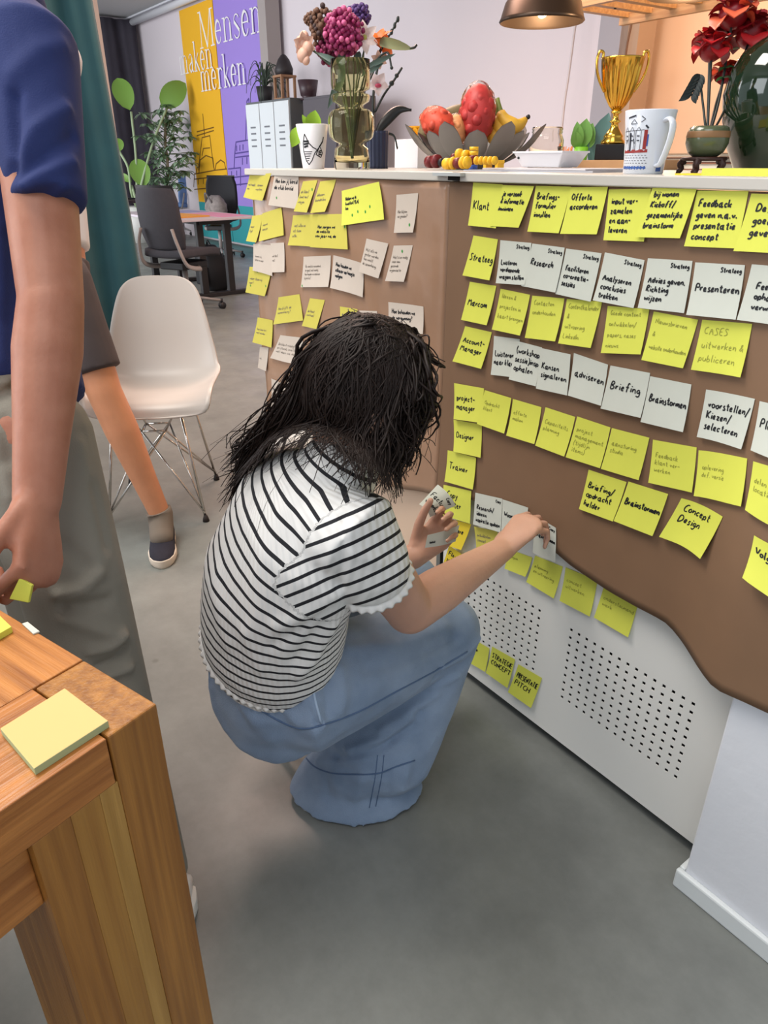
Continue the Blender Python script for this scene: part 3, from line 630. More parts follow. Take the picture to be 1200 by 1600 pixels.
L = [
 (cr4((35,80),(100,78),(60,222),(0,205)), ['wat maakt','ons'], 'yellow note at the top left corner of the counter, overhanging its edge', Y2, dict(ink='pen')),
 (cr4((95,78),(155,72),(105,225),(35,215)), ['samen','werken'], 'yellow note in the top left corner, right of the overhanging one', Y2, dict(ink='pen', off=.003)),
 (cr4((172,88),(305,92),(300,272),(138,248)), ['Hoe ben jij bereid','de club bereid'], 'cream note with bold writing Hoe ben jij, top row left', C2, dict(size=.14, y0=.22, dots=[(.25,.72)])),
 (cr4((330,118),(410,110),(350,290),(278,283)), ['de klant','komt met','vragen'], 'slim yellow note with one green dot in the top row', Y2, dict(ink='pen', dots=[(.85,.28)])),
 (cr4((425,118),(512,108),(450,285),(370,293)), ['ideeen','bundelen'], 'slim yellow note without dots left of the big yellow one', Y2, dict(ink='pen')),
 (cr4((275,305),(415,298),(378,478),(245,470)), ['wat willen we','als team','uitbr.'], 'yellow note left half of the joined pair in the second row', Y2, dict(ink='pen', size=.11)),
 (cr4((415,300),(562,297),(576,493),(368,480)), ['Hoe zorgen we','de website','een jaar na de'], 'yellow note right half of the joined pair, darker writing', M_yel2, dict(ink='marker', size=.09, off=.003, dots=[(.93,.2),(.95,.36)])),
 (cr4((543,170),(748,120),(776,328),(541,362)), ['Hebben we de','kwaliteit? (LA)','kee'], 'largest yellow note with five green dots along its lower part', M_yel, dict(ink='marker', size=.09, y0=.3, off=.0045, dots=[(.28,.75),(.43,.68),(.62,.72),(.73,.6)])),
 (cr4((845,192),(965,182),(935,400),(830,402)), ['Hoe blijven','we groeien?'], 'cream note at the top right of the glossy sheet with a green dot', C2, dict(ink='pen', size=.08, dots=[(.75,.8)])),
 (cr4((50,308),(108,300),(70,455),(15,447)), ['meer','tijd'], 'yellow note on the left edge in the second row, overhanging', Y2, dict(ink='pen')),
 (cr4((105,295),(210,262),(223,415),(85,450)), ['nieuwe','mensen'], 'square yellow note in the second row beside the left edge', Y2, dict(ink='pen', off=.003)),
 (cr4((55,462),(155,470),(160,640),(52,610)), ['kunnen wij','beter en meer'], 'cream note on the left edge above a yellow note', C2, dict(ink='pen', size=.09)),
 (cr4((150,460),(225,455),(227,618),(155,620)), ['wie doet','wat'], 'narrow cream note overlapping another cream one at the left', C2, dict(ink='pen', size=.1, off=.003)),
 (cr4((333,533),(483,527),(468,700),(317,702)), ['De wereld is veranderd','en gaat snel voorbij','hoe houden we iedereen','bij de les?'], 'cream note full of thin writing left of the bold Hoe houden note', C2, dict(ink='pen', size=.085, dots=[(.05,.95)])),
 (cr4((497,525),(665,572),(658,757),(478,705)), ['Hoe houden we','elkaar op hoogte','volgen'], 'cream note with bold writing Hoe houden we in the third row', C2, dict(ink='bold', size=.11, y0=.3)),
 (cr4((680,433),(800,460),(745,653),(637,615)), ['Wat als we','groter worden','hoe werkt','de samenhang'], 'tilted cream note right of the bold Hoe houden note', C2, dict(ink='pen', size=.09, off=.003)),
 (cr4((830,472),(935,470),(885,672),(782,667)), ['Wat is er nodig','voor een','gezonde','organisatie'], 'cream note with a green dot at its top, below the top right one', C2, dict(ink='pen', size=.08, dots=[(.5,.16)])),
 (cr4((35,588),(158,605),(118,752),(12,730)), ['waar staan wij','voor?'], 'yellow note with three green dots on the left edge', Y2, dict(ink='pen', off=.003, dots=[(.35,.15),(.18,.7),(.9,.62)])),
 (cr4((195,757),(310,740),(330,885),(165,907)), ['Hoe blijft de','samenhang?'], 'yellow note in the fourth row with curved right edge', Y2, dict(ink='pen', size=.1)),
 (cr4((368,762),(450,772),(403,933),(323,915)), ['de klant','centraal'], 'slim tilted yellow note in the fourth row', Y2, dict(ink='pen', size=.09)),
 (cr4((533,808),(630,823),(625,905),(533,905)), ['de rol van','de groep'], 'yellow note just above the hair of the crouching woman', Y2, dict(ink='pen', size=.12)),
 (cr4((640,830),(737,833),(735,900),(640,900)), ['plan'], 'blank looking cream note just above the hair of the crouching woman', C2, dict(ink='pen', size=.12)),
 (cr4((800,783),(993,808),(990,960),(795,950)), ['Hoe behouden we','de vergunning?'], 'cream note reading Hoe behouden we, right above the head', C2, dict(ink='marker', size=.14, y0=.35)),
 (cr4((80,868),(163,885),(155,1035),(50,1005)), ['hoe kan het','met minder'], 'yellow note on the left edge above the narrow cream slip', Y2, dict(ink='pen', size=.09, off=.003)),
 (cr4((92,1030),(140,1035),(125,1165),(80,1145)), ['wij'], 'narrow cream slip on the left edge of the counter front', C2, dict(ink='pen', size=.1)),
 (cr4((205,965),(330,980),(310,1130),(148,1092)), ['De klant vraagt veel','en steeds sneller','wat doen we dan'], 'cream note with curled corner left of the hair', C2, dict(ink='pen', size=.1, dots=[(.95,.4)])),
 (cr4((245,1210),(300,1215),(270,1300),(220,1260)), ['nu'], 'small cream note tucked behind the hair at lower left', C2, dict(ink='pen', size=.2, off=.001)),
 (cr4((155,1205),(232,1240),(215,1360),(148,1380)), ['Hoe lossen','we dat','samen op'], 'cream note with bold writing at the lower left, beside the hair', C2, dict(ink='marker', size=.13, off=.003)),
 (cr4((850,1405),(915,1415),(880,1560),(815,1560)), ['waar gaan we','heen met','ons werk'], 'cream note peeking out in front of the woman\'s face', C2, dict(ink='pen', size=.12, dots=[(.6,.1)])),
]
for i, (p, ln, lb, pm, kw) in enumerate(L):
    kw = dict(dict(size=.11, y0=None), **kw); note(p, ln, lb, pm, seed=200 + i, group=GL_, curl=kw.pop('curl', .006), **kw)
# ================================================================ THINGS ON THE COUNTER
def at_top(u, y, z=TOP):
    lo, hi = -400.0, 900.0
    for _ in range(50):
        m_ = (lo + hi) / 2
        if py(u, m_, y).z > z: lo = m_
        else: hi = m_
    p = py(u, lo, y); return Vector((p.x, y, z))
def scl(p): return (Vector(p) - CAM).dot(FWD) / FOC          # metres per pixel at a place
def at(u, v, ref): return pk(u, v, (Vector(ref) - CAM).dot(FWD))
M_leaf = mat('green_leaf', (88, 130, 60), 0.5, noise=0.25, nscale=18); M_lime = mat('lime_leaf', (150, 190, 50), 0.5, noise=0.15, nscale=20)
M_dleaf = mat('dark_leaf', (34, 42, 40), 0.45); M_stem = mat('grey_green_stem', (72, 84, 66), 0.6); M_soil = mat('potting_soil', (52, 40, 32), 0.95)
M_steel = mat('chrome', (200, 196, 190), 0.15, metal=1.0); M_black = mat('black_plastic', (28, 28, 30), 0.5)
def glass(name, rgb, rough=0.02, ior=1.45, alpha=1.0): return mat(name, rgb, rough, trans=1.0, ior=ior, alpha=alpha)
# white tumbler with the black fish drawing
p = at_top(490, 1.15); s = scl(p)
t = thing('plant_cup', 'white tapered cup with a black striped fish drawing, holding a small plant', 'cup', p)
prof = [(0.001, 0), (16 * s, 0), (16.5 * s, 1 * s), (24.5 * s, 61 * s), (24 * s, 61.5 * s), (23 * s, 61 * s), (22 * s, 52 * s), (0.001, 52 * s)]
MB().lathe(prof, p, 36).build('cup', mat('white_ceramic', (232, 228, 230), 0.35), t)
MB().lathe([(0.001, 0), (22 * s, 0.1 * s), (0.001, 2 * s)], p + Vector((0, 0, 52 * s)), 20).build('soil', M_soil, t)
mb = MB(); ax = (CAM - p); ax.z = 0; ax.normalize(); sd = Vector((0, 0, 1)).cross(ax)
def on_cup(a, b, lift=0.0006): r = lerp(16, 24.5, b / 61) * s + lift; th = a / 20.5; return p + (ax * cos(th) + sd * sin(th)) * r + Vector((0, 0, b * s))
def cup_n(th): return ax * cos(th) + sd * sin(th)
fish = [([(-11, 48), (-15, 36), (-16, 24), (-13, 12), (-8, 6)], 1.4), ([(-8, 6), (-2, 12), (3, 22), (10, 30)], 1.4), ([(-11, 48), (-6, 36), (0, 30), (6, 27)], 1.4), ([(10, 30), (16, 38), (17, 44)], 2.2), ([(10, 30), (5, 20), (14, 16), (17, 22), (12, 30)], 1.6)] + \
       [([(-15 + k * .3, 24 - k * 3.2), (-1 - k * 1.6, 24 - k * 3)], 1.1) for k in range(5)] + [([(-14, 30 + k * 4), (-7 + k * .8, 32 + k * 3)], 2.6) for k in range(3)] + [([(9, 24 - 2 * k), (15, 26 - 3 * k)], 1.8) for k in range(3)]
for pl, w in fish:
    pl2 = []
    for q0, q1 in zip(pl[:-1], pl[1:]): pl2 += [(lerp(q0[0], q1[0], k / 4), lerp(q0[1], q1[1], k / 4)) for k in range(4)]
    pl2.append(pl[-1]); strokes_on(mb, lambda a, b: on_cup(a, b), lambda a, b: cup_n(a / 20.5), pl2 and [pl2], w * s, 0, 0.0002)
mb.build('fish_drawing', M_ink, t)
for (a0, b0), (a1, b1), w in (((0, 55), (6, 80), 24), ((-4, 55), (-14, 74), 10), ((-18, 58), (-32, 30), 20)):
    q0, q1 = p + sd * (a0 * s) + Vector((0, 0, b0 * s)), p + sd * (a1 * s) + Vector((0, 0, b1 * s)) + ax * (6 * s)
    MB().leaf(q0, q1, w * s, ax, 0.15, shape=0.9).build('leaf', M_lime, t)
# amber glass vase
p = at_top(550, 1.19); s = scl(p); VB = p.copy(); VS = s
t = thing('glass_vase', 'tall ribbed amber glass vase with swollen rings, holding the bouquet', 'vase', p)
out = [(26, 0), (27.5, 2), (28, 10), (27, 22), (26, 29), (20, 33), (20, 36), (29, 40), (34, 45), (35.5, 54), (35.5, 68), (33, 77), (28, 81), (19.5, 84), (19.5, 87), (28, 92), (29.5, 98), (28.5, 101), (20.5, 103), (20.5, 105), (28.5, 108), (29.5, 114), (29.5, 128), (29, 146)]
inn = [(r - 2.2, z) for r, z in reversed(out[2:])]
MB().lathe([(0.001, 0)] + [(r * s, z * s) for r, z in out] + [(r * s, z * s) for r, z in inn] + [(0.001, 9 * s)], p, 48).build('glass', glass('amber_glass', (242, 238, 206), 0.02, 1.16), t)
def flower(name, label, cat, base, pts, blossom, stem_m=None, r=1.3, group='flowers of the bouquet in the amber vase'):
    t = thing(name, label, cat, base, 0, group)
    MB().tube(spline([base] + pts, 6), r * VS, 6).build('stem', stem_m or M_stem, t); blossom(t, pts[-1]); return t
def V(u, v, dk=0.0): return at(u, v, VB) + FWD * dk
def petals(c, n, L, w, ax=(0, 0, 1), tilt=0.4, m=None, name='petal', t=None, ph=0.0, bend=0.2):
    ax = Vector(ax).normalized(); e1 = ax.orthogonal().normalized(); e2 = ax.cross(e1); mb = MB()
    for i in range(n):
        a = 2 * pi * i / n + ph; d = (e1 * cos(a) + e2 * sin(a)) * cos(tilt) + ax * sin(tilt); mb.leaf(c, Vector(c) + d * L, w, ax, bend, shape=0.8)
    return mb.build(name, m, t)
def pompom(rad, m, m2, n=90, seed=1, sz=0.2, squash=1.0):
    def f(t, c):
        rnd = random.Random(seed); mb = MB(); mb2 = MB()
        mb.ell(c, rad * 0.75, n=12, m=8)
        for i in range(n):
            z = 1 - 2 * (i + .5) / n; a = i * 2.4; d = Vector((sqrt(1 - z * z) * cos(a), sqrt(1 - z * z) * sin(a), z * squash)); q = Vector(c) + d * rad * rnd.uniform(0.68, 1.06)
            (mb if i % 4 else mb2).ell(q, rad * sz * rnd.uniform(0.7, 1.2), n=7, m=5)
        mb.build('blossom', m, t); mb2.build('floret', m2, t)
    return f
VIN = VB + Vector((0, 0, 14 * VS)); s = VS
M_mag = mat('magenta_petal', (140, 34, 84), 0.5); M_mag2 = mat('pink_floret', (206, 96, 140), 0.5); M_pur = mat('purple_petal', (78, 52, 108), 0.6); M_pea = mat('peach_petal', (214, 168, 146), 0.5)
M_ora2 = mat('orange_petal', (238, 110, 40), 0.5); M_brn = mat('brown_seedhead', (110, 78, 60), 0.7); M_wpk = mat('pinkish_white_petal', (236, 214, 206), 0.5)
flower('stock_flower', 'large magenta flower cluster at the front of the bouquet', 'flower', VIN, [V(548, 150), V(540, 100), V(537, 64, -.03)], pompom(30 * s, M_mag, M_mag2, 190, 2, .14))
flower('stock_flower', 'darker magenta flower cluster left of and behind the large one', 'flower', VIN + Vector((.006, 0, 0)), [V(540, 150), V(524, 100, .03), V(514, 62, .05)], pompom(20 * s, mat('dark_magenta_petal', (110, 28, 66), 0.5), M_mag, 70, 3, .2))
flower('aster', 'round purple flower on the tallest straight stem of the bouquet', 'flower', VIN, [V(552, 140, .03), V(553, 70, .04), V(557, 12, .03)], pompom(21 * s, M_pur, M_pur, 110, 4, .16, .7))
flower('seed_head', 'brown dried seed head at the upper left of the bouquet', 'flower', VIN, [V(538, 140, .02), V(515, 80, .03), V(502, 32, .03)], pompom(20 * s, M_brn, mat('dark_seedhead', (70, 52, 50), 0.7), 80, 6, .2, 1.5))
flower('seed_head', 'small brown dried twig head reaching out of frame at the top left', 'flower', VIN, [V(530, 120, .05), V(500, 40, .06), V(482, 6, .06)], pompom(11 * s, M_brn, M_brn, 40, 8, .25))
def droop(t, c):
    mb = MB()
    for i, (du, dv, r) in enumerate(((0, -14, 10), (-5, -4, 12), (4, 4, 13), (-2, 14, 12), (3, 22, 8))): mb.ell(at(475 + du, 72 + dv, c), (r * s, r * s * .7, r * s * .9), n=10, m=7)
    mb.build('blossom', M_pea, t); petals(at(476, 70, c), 6, 20 * s, 16 * s, (CAM - Vector(c)).normalized(), 0.5, M_pea, 'petal', t)
flower('drooping_flower', 'peach coloured drooping flower at the far left of the bouquet', 'flower', VIN, [V(535, 130), V(505, 92), V(488, 78)], droop, r=1.6)
def orange(t, c):
    petals(c, 5, 30 * s, 17 * s, (0.2, -0.4, 0.9), 0.75, M_ora2, 'petal', t); petals(c, 4, 26 * s, 12 * s, (0.9, 0.3, 0.1), 0.2, M_ora2, 'petal', t, .5)
flower('orange_flower', 'bright orange pointed flower on the right of the bouquet', 'flower', VIN, [V(560, 150, .02), V(575, 100, .03), V(595, 68, .02)], orange)
def lily(t, c):
    petals(c, 6, 24 * s, 14 * s, (CAM - Vector(c)).normalized(), 0.3, M_wpk, 'petal', t); MB().ell(c, 5 * s).build('centre', mat('yellow_green_centre', (180, 180, 90), 0.5), t)
flower('lily', 'pale pinkish lily between the magenta cluster and the orange flower', 'flower', VIN, [V(556, 150, .01), V(566, 100, .01), V(570, 62, -.01)], lily)
flower('lily', 'small pale lily low on the right side of the bouquet', 'flower', VIN, [V(560, 150, .03), V(578, 110, .04), V(592, 86, .02)], lambda t, c: petals(c, 6, 14 * s, 9 * s, (CAM - Vector(c)).normalized(), 0.3, M_pea, 'petal', t))
def podleaf(t, c):
    MB().leaf(V(575, 62), V(646, 77), 15 * s, CAM - VB, 0.1).build('leaf', mat('olive_pod', (140, 140, 96), 0.5), t); MB().tube([V(640, 76), V(648, 74), V(651, 70)], 2 * s, 6).build('tip', M_dleaf, t)
flower('pod_stem', 'long olive pod leaf pointing right out of the bouquet', 'flower', VIN, [V(556, 140), V(566, 90), V(575, 62)], podleaf)
def twig(t, c):
    mb = MB()
    for u, v in ((612, 42), (617, 32), (622, 22), (606, 52)): mb.ell(V(u, v, .02), (2.6 * s, 2.6 * s, 4.5 * s), n=8, m=6)
    mb.build('bud', M_dleaf, t)
flower('bud_twig', 'dark twig with buds rising to the upper right of the bouquet', 'flower', VIN, [V(570, 130, .03), V(598, 66, .02), V(612, 42, .02), V(623, 18, .02)], twig, M_dleaf, 1.6)
flower('bud_twig', 'shorter dark twig with a hooked tip at the right of the bouquet', 'flower', VIN, [V(565, 135, .02), V(585, 95, .01), V(605, 82, 0), V(612, 106, 0)], lambda t, c: MB().ell(c, 2.6 * s).build('bud', M_dleaf, t), M_dleaf, 1.6)
t = thing('leaf_spray', 'loose dark green leaves hanging over the rim of the amber vase', 'leaves', VIN, 0, 'flowers of the bouquet in the amber vase')
MB().tube(spline([VIN, V(540, 160), V(538, 108)], 6), 1.4 * s, 6).build('stem', M_stem, t)
for a, b, w in (((545, 105), (508, 95), 10), ((540, 108), (512, 170), 13), ((550, 110), (494, 82), 9), ((560, 112), (618, 84), 8), ((565, 120), (600, 98), 7), ((556, 100), (562, 80), 10), ((548, 96), (520, 78), 10)):
    MB().leaf(V(*a), V(*b), w * s, CAM - VB, 0.12).build('leaf', mat('grey_green_leaf', (74, 92, 82), 0.5), t)
# orchid in the dark blue pot
p = at_top(590, 1.36); s = scl(p)
t = thing('potted_orchid', 'orchid with dark strap leaves in a dark blue ribbed pot behind the vase', 'plant', p)
def ribbed(r0, r1, h, nrib, amp, n=96):
    return [[p + Vector(((lerp(r0, r1, k) + amp * abs(sin(nrib * pi * j / n))) * cos(2 * pi * j / n), (lerp(r0, r1, k) + amp * abs(sin(nrib * pi * j / n))) * sin(2 * pi * j / n), h * k)) for j in range(n)] for k in (0, .08, .92, 1)]
MB().loft(ribbed(15 * s, 16 * s, 52 * s, 16, 1.2 * s)).build('pot', mat('navy_glazed_pot', (48, 56, 84), 0.35), t)
O = lambda u, v, d=0.0: at(u, v, p) + FWD * d
MB().tube(spline([O(584, 212), O(583, 160), O(586, 128), O(592, 100), O(604, 88)], 6), 2.2 * s, 8).build('stem', M_dleaf, t)
MB().tube(spline([O(586, 175), O(600, 148), O(614, 128), O(628, 106)], 6), 1.8 * s, 8).ell(O(612, 130), 4 * s).ell(O(620, 118), 3.4 * s).build('bud_stem', M_dleaf, t)
mb = MB(); pts = spline([O(588, 210), O(602, 190), O(622, 172), O(643, 172)], 6)
for q, w in zip(range(len(pts)), [4, 8, 11, 13, 14, 15, 15, 15, 15, 14, 14, 13, 13, 12, 11, 10, 8, 6, 3]): pass
mb.tube(pts, [(max(2, 8.5 * sin(pi * (0.12 + 0.85 * i / (len(pts) - 1)))) * s, 2.0 * s) for i in range(len(pts))], 8, flat=RGT + UPV); mb.build('leaf', mat('black_green_leaf', (24, 26, 26), 0.35), t)
MB().tube(spline([O(598, 208), O(615, 212), O(621, 232)], 6), [(3 * s, 1 * s)] * 13, 6).build('leaf', M_dleaf, t)
c = O(591, 137, -.02)
petals(c, 5, 17 * s, 13 * s, (CAM - c).normalized(), 0.1, mat('orchid_white', (240, 226, 226), 0.5), 'petal', t, 0.3); MB().ell(c - FWD * .003 + UPV * (-4 * s), (5 * s, 5 * s, 3 * s)).build('lip', mat('orchid_lip', (190, 70, 100), 0.5), t)
# yellow blossom and white box
p = at_top(634, 1.55); s = scl(p)
tag(MB().box(p + Vector((0, .05, 20 * s)), (58 * s, 0.10, 40 * s)).build('paper_box', mat('white_carton', (240, 234, 234), 0.7), loc=p, bevel=.001), 'plain white carton box between the orchid pot and the fruit bowl', 'box')
q = p + Vector((-.01, .05, 40 * s))
t = thing('yellow_blossom', 'bright yellow crumpled blossom lying on the white carton', 'flower', q)
petals(q + Vector((0, 0, .008)), 7, 22 * s, 18 * s, (0, 0, 1), 0.7, mat('yellow_petal', (250, 190, 30), 0.5), 'petal', t); MB().ell(q + Vector((0, 0, .008)), 6 * s).build('centre', mat('yellow_centre', (240, 160, 20), 0.5), t)
# fruit bowl made of grey petals
p = at_top(738, 1.42); s = scl(p); BW, BS = p.copy(), s
t = thing('fruit_bowl', 'grey bowl shaped like a flower with wide open petals', 'bowl', p)
MB().lathe([(0.001, 0), (34 * s, 0), (36 * s, 2 * s), (52 * s, 20 * s), (50 * s, 20 * s), (34 * s, 5 * s), (0.001, 5 * s)], p, 36).build('bowl_base', mat('grey_bowl_metal', (126, 120, 116), 0.4, metal=0.3), t)
for i in range(14):
    a = 2 * pi * i / 14 + .2; d = Vector((cos(a), sin(a), 0)); L = 1.12 if i % 2 else 0.92
    MB().leaf(p + d * (38 * s) + Vector((0, 0, 6 * s)), p + d * (96 * L * s) + Vector((0, 0, (62 if i % 2 else 52) * s)), 34 * s, (0, 0, 1), -0.10, shape=1.5, thick=.0015, n=10, pw=.55).build('petal', mat('grey_bowl_metal', (126, 120, 116)), t)
B = lambda u, v, d=0.0: at(u, v, BW) + FWD * d
def wrapped(name, label, c, r, m, rot, film=True, n=26):
    t = thing(name, label, 'fruit', c); rnd = random.Random(n); mb = MB()
    for i in range(n):
        z = 1 - 2 * (i + .5) / n; a = i * 2.4; d = Vector((sqrt(1 - z * z) * cos(a), sqrt(1 - z * z) * sin(a), z)); q = Vector((d.x * r[0], d.y * r[1], d.z * r[2])) * .72
        mb.ell(Vector(c) + rot @ q, min(r) * .34 * rnd.uniform(.8, 1.1), n=9, m=7)
    mb.ell(c, [x * .93 for x in r], rot, 14, 10).build('fruit_flesh', m, t)
    if film:
        f = MB(); rings = []
        for i in range(15):
            a = -pi / 2 + pi * i / 14; q = max(cos(a), .02)
            rings.append([Vector(c) + rot @ Vector((r[0] * q * cos(2 * pi * j / 26) * k_, r[1] * q * sin(2 * pi * j / 26) * k_, r[2] * 1.05 * sin(a))) for j in range(26) for k_ in [rnd.uniform(.97, 1.12)]])
        f.loft(rings, smooth=False); f.build('clear_wrapper', film_m, t)
    return t
film_m = mat('clear_film', (255, 250, 246), 0.12, trans=1.0, ior=1.08, spec=0.9)
I3 = Matrix.Identity(3)
wrapped('wrapped_fruit', 'tall red fruit bundle in clear film standing in the bowl middle', B(744, 186, -.02), (29 * s, 26 * s, 44 * s), mat('red_fruit', (206, 62, 60), 0.45, noise=.3, nscale=40), I3, True, 30)
wrapped('wrapped_fruit', 'orange red fruit in clear film lying at the left of the bowl', B(683, 196, -.01), (32 * s, 24 * s, 22 * s), mat('orange_red_fruit', (230, 84, 58), 0.45, noise=.25, nscale=40), Matrix.Rotation(.4, 3, 'Y'), True, 22)
wrapped('wrapped_fruit', 'peach coloured fruit in clear film low between the two red ones', B(712, 205, .0), (20 * s, 18 * s, 24 * s), mat('peach_fruit', (232, 160, 104), 0.45), I3, True, 18)
gd = spline([B(668, 190, .06), B(678, 176, .07), B(700, 164, .08), B(722, 152, .08), B(740, 146, .08), B(752, 152, .08)], 5)
t = thing('squash', 'long brownish green squash lying at the back of the bowl', 'vegetable', gd[0])
MB().limb([(q, (14 + 5 * sin(i * .2)) * s, (14 + 5 * sin(i * .2)) * s) for i, q in enumerate(gd)]).build('squash_body', mat('brown_green_rind', (128, 112, 78), 0.5, noise=.25, nscale=30), t)
MB().tube([gd[-1], gd[-1] + RGT * (16 * s) + UPV * (2 * s)], [5 * s, 3 * s], 8).build('stalk', mat('stalk_brown', (90, 74, 50), 0.7), t)
M_ban = mat('banana_peel', (232, 178, 60), 0.45, noise=.15, nscale=16)
for i, (pts, lb) in enumerate((([(776, 158), (786, 190), (806, 200), (824, 186)], 'upper yellow banana with its dark tip pointing right'), ([(774, 160), (778, 196), (794, 208), (816, 196)], 'middle yellow banana below the upper one'), ([(772, 162), (768, 200), (782, 214), (806, 214)], 'lowest yellow banana resting on the bowl petals'))):
    c = spline([B(u, v, -.01 + .012 * i) for u, v in pts], 5); t = thing('banana', lb, 'banana', c[0], 0, 'bananas in the fruit bowl')
    n_ = len(c); MB().tube(c[3:-1], [(3 + 9 * sin(pi * min(1, .15 + .8 * k / (n_ - 5)))) * s for k in range(len(c[3:-1]))], 7).build('peel', M_ban, t)
    MB().tube(c[:5], [4 * s, 3.6 * s, 4 * s, 5 * s, 6 * s], 7).build('stalk', mat('green_stalk', (112, 122, 50), 0.5), t); MB().ell(c[-1], 3.5 * s).build('tip', M_black, t)
# toy blocks in front of the bowl
M_ty, M_tr, M_tb = mat('yellow_toy_paint', (240, 186, 40), 0.4), mat('dark_red_toy_paint', (110, 28, 30), 0.4), mat('blue_toy_paint', (60, 96, 180), 0.4)
p0 = at_top(708, 1.17); s = scl(p0)
def cyl(c, d, r, L, m, name, label):
    d = Vector(d).normalized(); o = MB().tube([Vector(c) - d * L / 2, Vector(c) + d * L / 2], r, 16).build(name, m, loc=c); return tag(o, label, 'toy', 'wooden toy pieces in front of the fruit bowl')
TP = lambda u, v, y=1.17: at(u, v, at_top(u, y))
mb = MB(); xr = Vector((1, 0, 0))
def train(name, label, segs, y):
    p = at_top(segs[0][0], y); t = thing(name, label, 'toy', p, 0, 'wooden toy pieces in front of the fruit bowl')
    for u, v, r, L, m in segs:
        c = TP(u, v, y); MB().tube([c - xr * L * s / 2, c + xr * L * s / 2], r * s, 14).build('disc', m, t)
    return t
train('toy_train', 'dark red wooden toy rod with yellow rings lying nearest the counter edge', [(700, 256, 8, 12, M_ty), (709, 255, 9, 4, M_ty), (716, 255, 7.5, 10, M_tr), (724, 254, 8.5, 4, M_ty), (730, 254, 8.5, 3, M_ty)], 1.13)
train('toy_train', 'row of thin yellow and red wooden discs to the right', [(736, 251, 6, 10, M_tr), (745, 251, 6, 3, M_ty), (752, 251, 6, 3, M_ty), (759, 251, 6, 3, M_ty), (766, 251, 6, 3, M_ty), (773, 251, 6, 3, M_ty)], 1.19)
train('toy_train', 'dark red wooden wheels at the left end of the toys', [(672, 253, 9, 10, M_tr), (682, 252, 10, 8, M_tr), (690, 254, 6, 6, M_black)], 1.17)
train('toy_train', 'yellow wooden wheels standing above the lying rod', [(718, 241, 8, 6, M_ty), (728, 243, 8, 6, M_ty), (710, 246, 6, 6, M_tr)], 1.20)
p = at_top(739, 1.22); t = thing('toy_figure', 'upright toy peg with yellow top, dark red middle and blue foot', 'toy', p, 0, 'wooden toy pieces in front of the fruit bowl')
for z0, z1, m in ((0, 12, M_tb), (12, 22, M_tr), (22, 28, M_ty), (28.5, 34, M_ty)): MB().lathe([(.001, z0 * s), (7 * s, z0 * s), (7 * s, z1 * s), (.001, z1 * s)], p, 16).build('disc', m, t)
p = at_top(770, 1.30); s2 = scl(p)
tag(MB().box(p + Vector((0, 0, 12 * s2)), (36 * s2, 14 * s2, 5 * s2)).box(p + Vector((-12 * s2, 0, 5 * s2)), (6 * s2, 14 * s2, 10 * s2)).box(p + Vector((14 * s2, 0, 5 * s2)), (6 * s2, 14 * s2, 10 * s2)).build('toy_bridge', M_ty, loc=p, bevel=.001), 'yellow wooden toy bridge piece in front of the bowl petals', 'toy', 'wooden toy pieces in front of the fruit bowl')
# flat papers, white dish, jar
p = at_top(870, 1.28); s = scl(p)
for i, (du, dy, w, l, r, lb, rgb) in enumerate(((0, 0.02, .34, .22, .06, 'grey brochure lying under the white dish, lowest of the pile', (176, 176, 184)), (12, .03, .30, .20, -.05, 'pale brochure lying on the grey one under the white dish', (214, 208, 208)), (-46, .05, .16, .2, .2, 'brown tinted sheet of paper beside the brochures', (196, 168, 150)))):
    q = at_top(870 + du, 1.28 + dy, TOP + .0015 + .0035 * i if i < 2 else TOP + .001)
    tag(MB().box(q, (w, l, .003 if i < 2 else .001), r).build('brochure', mat('brochure_paper_%s' % 'abc'[i], rgb, 0.5), loc=q), lb, 'paper', 'papers lying on the counter')
p = at_top(858, 1.31, TOP + .008); s = scl(p)
t = thing('butter_dish', 'white rectangular dish with slanted sides on the brochures', 'dish', p)
mb = MB(); b = [(-38, -22), (38, -22), (38, 22), (-38, 22)]; tt = [(-50, -30), (50, -30), (50, 30), (-50, 30)]
mb.hexa([p + Vector((x * s, y * s, 0)) for x, y in b], [p + Vector((x * s, y * s, 20 * s)) for x, y in tt]); mb.build('dish', mat('white_melamine', (222, 222, 226), 0.4), t, bevel=.002)
MB().box(p + Vector((0, 0, 21 * s)), (102 * s, 62 * s, 2.5 * s)).build('rim', mat('white_melamine', (222, 222, 226)), t)
MB().ell(p + Vector((-40 * s, -28 * s, 13 * s)), 2 * s, n=8, m=6).build('screw', M_black, t)
p = at_top(850, 1.62); s = scl(p)
t = thing('glass_jar', 'empty clear glass jar with threaded rim behind the white dish', 'jar', p)
o_ = [(24, 0), (26, 3), (26, 40), (23, 47), (22, 49), (23.5, 51), (22.5, 53), (23.5, 55), (22.5, 58)]
MB().lathe([(.001, 0)] + [(r * s, z * s) for r, z in o_] + [((r - 1.6) * s, z * s) for r, z in reversed(o_[1:])] + [(.001, 4 * s)], p, 36).build('glass', glass('clear_glass', (250, 246, 240), 0.02, 1.3), t)
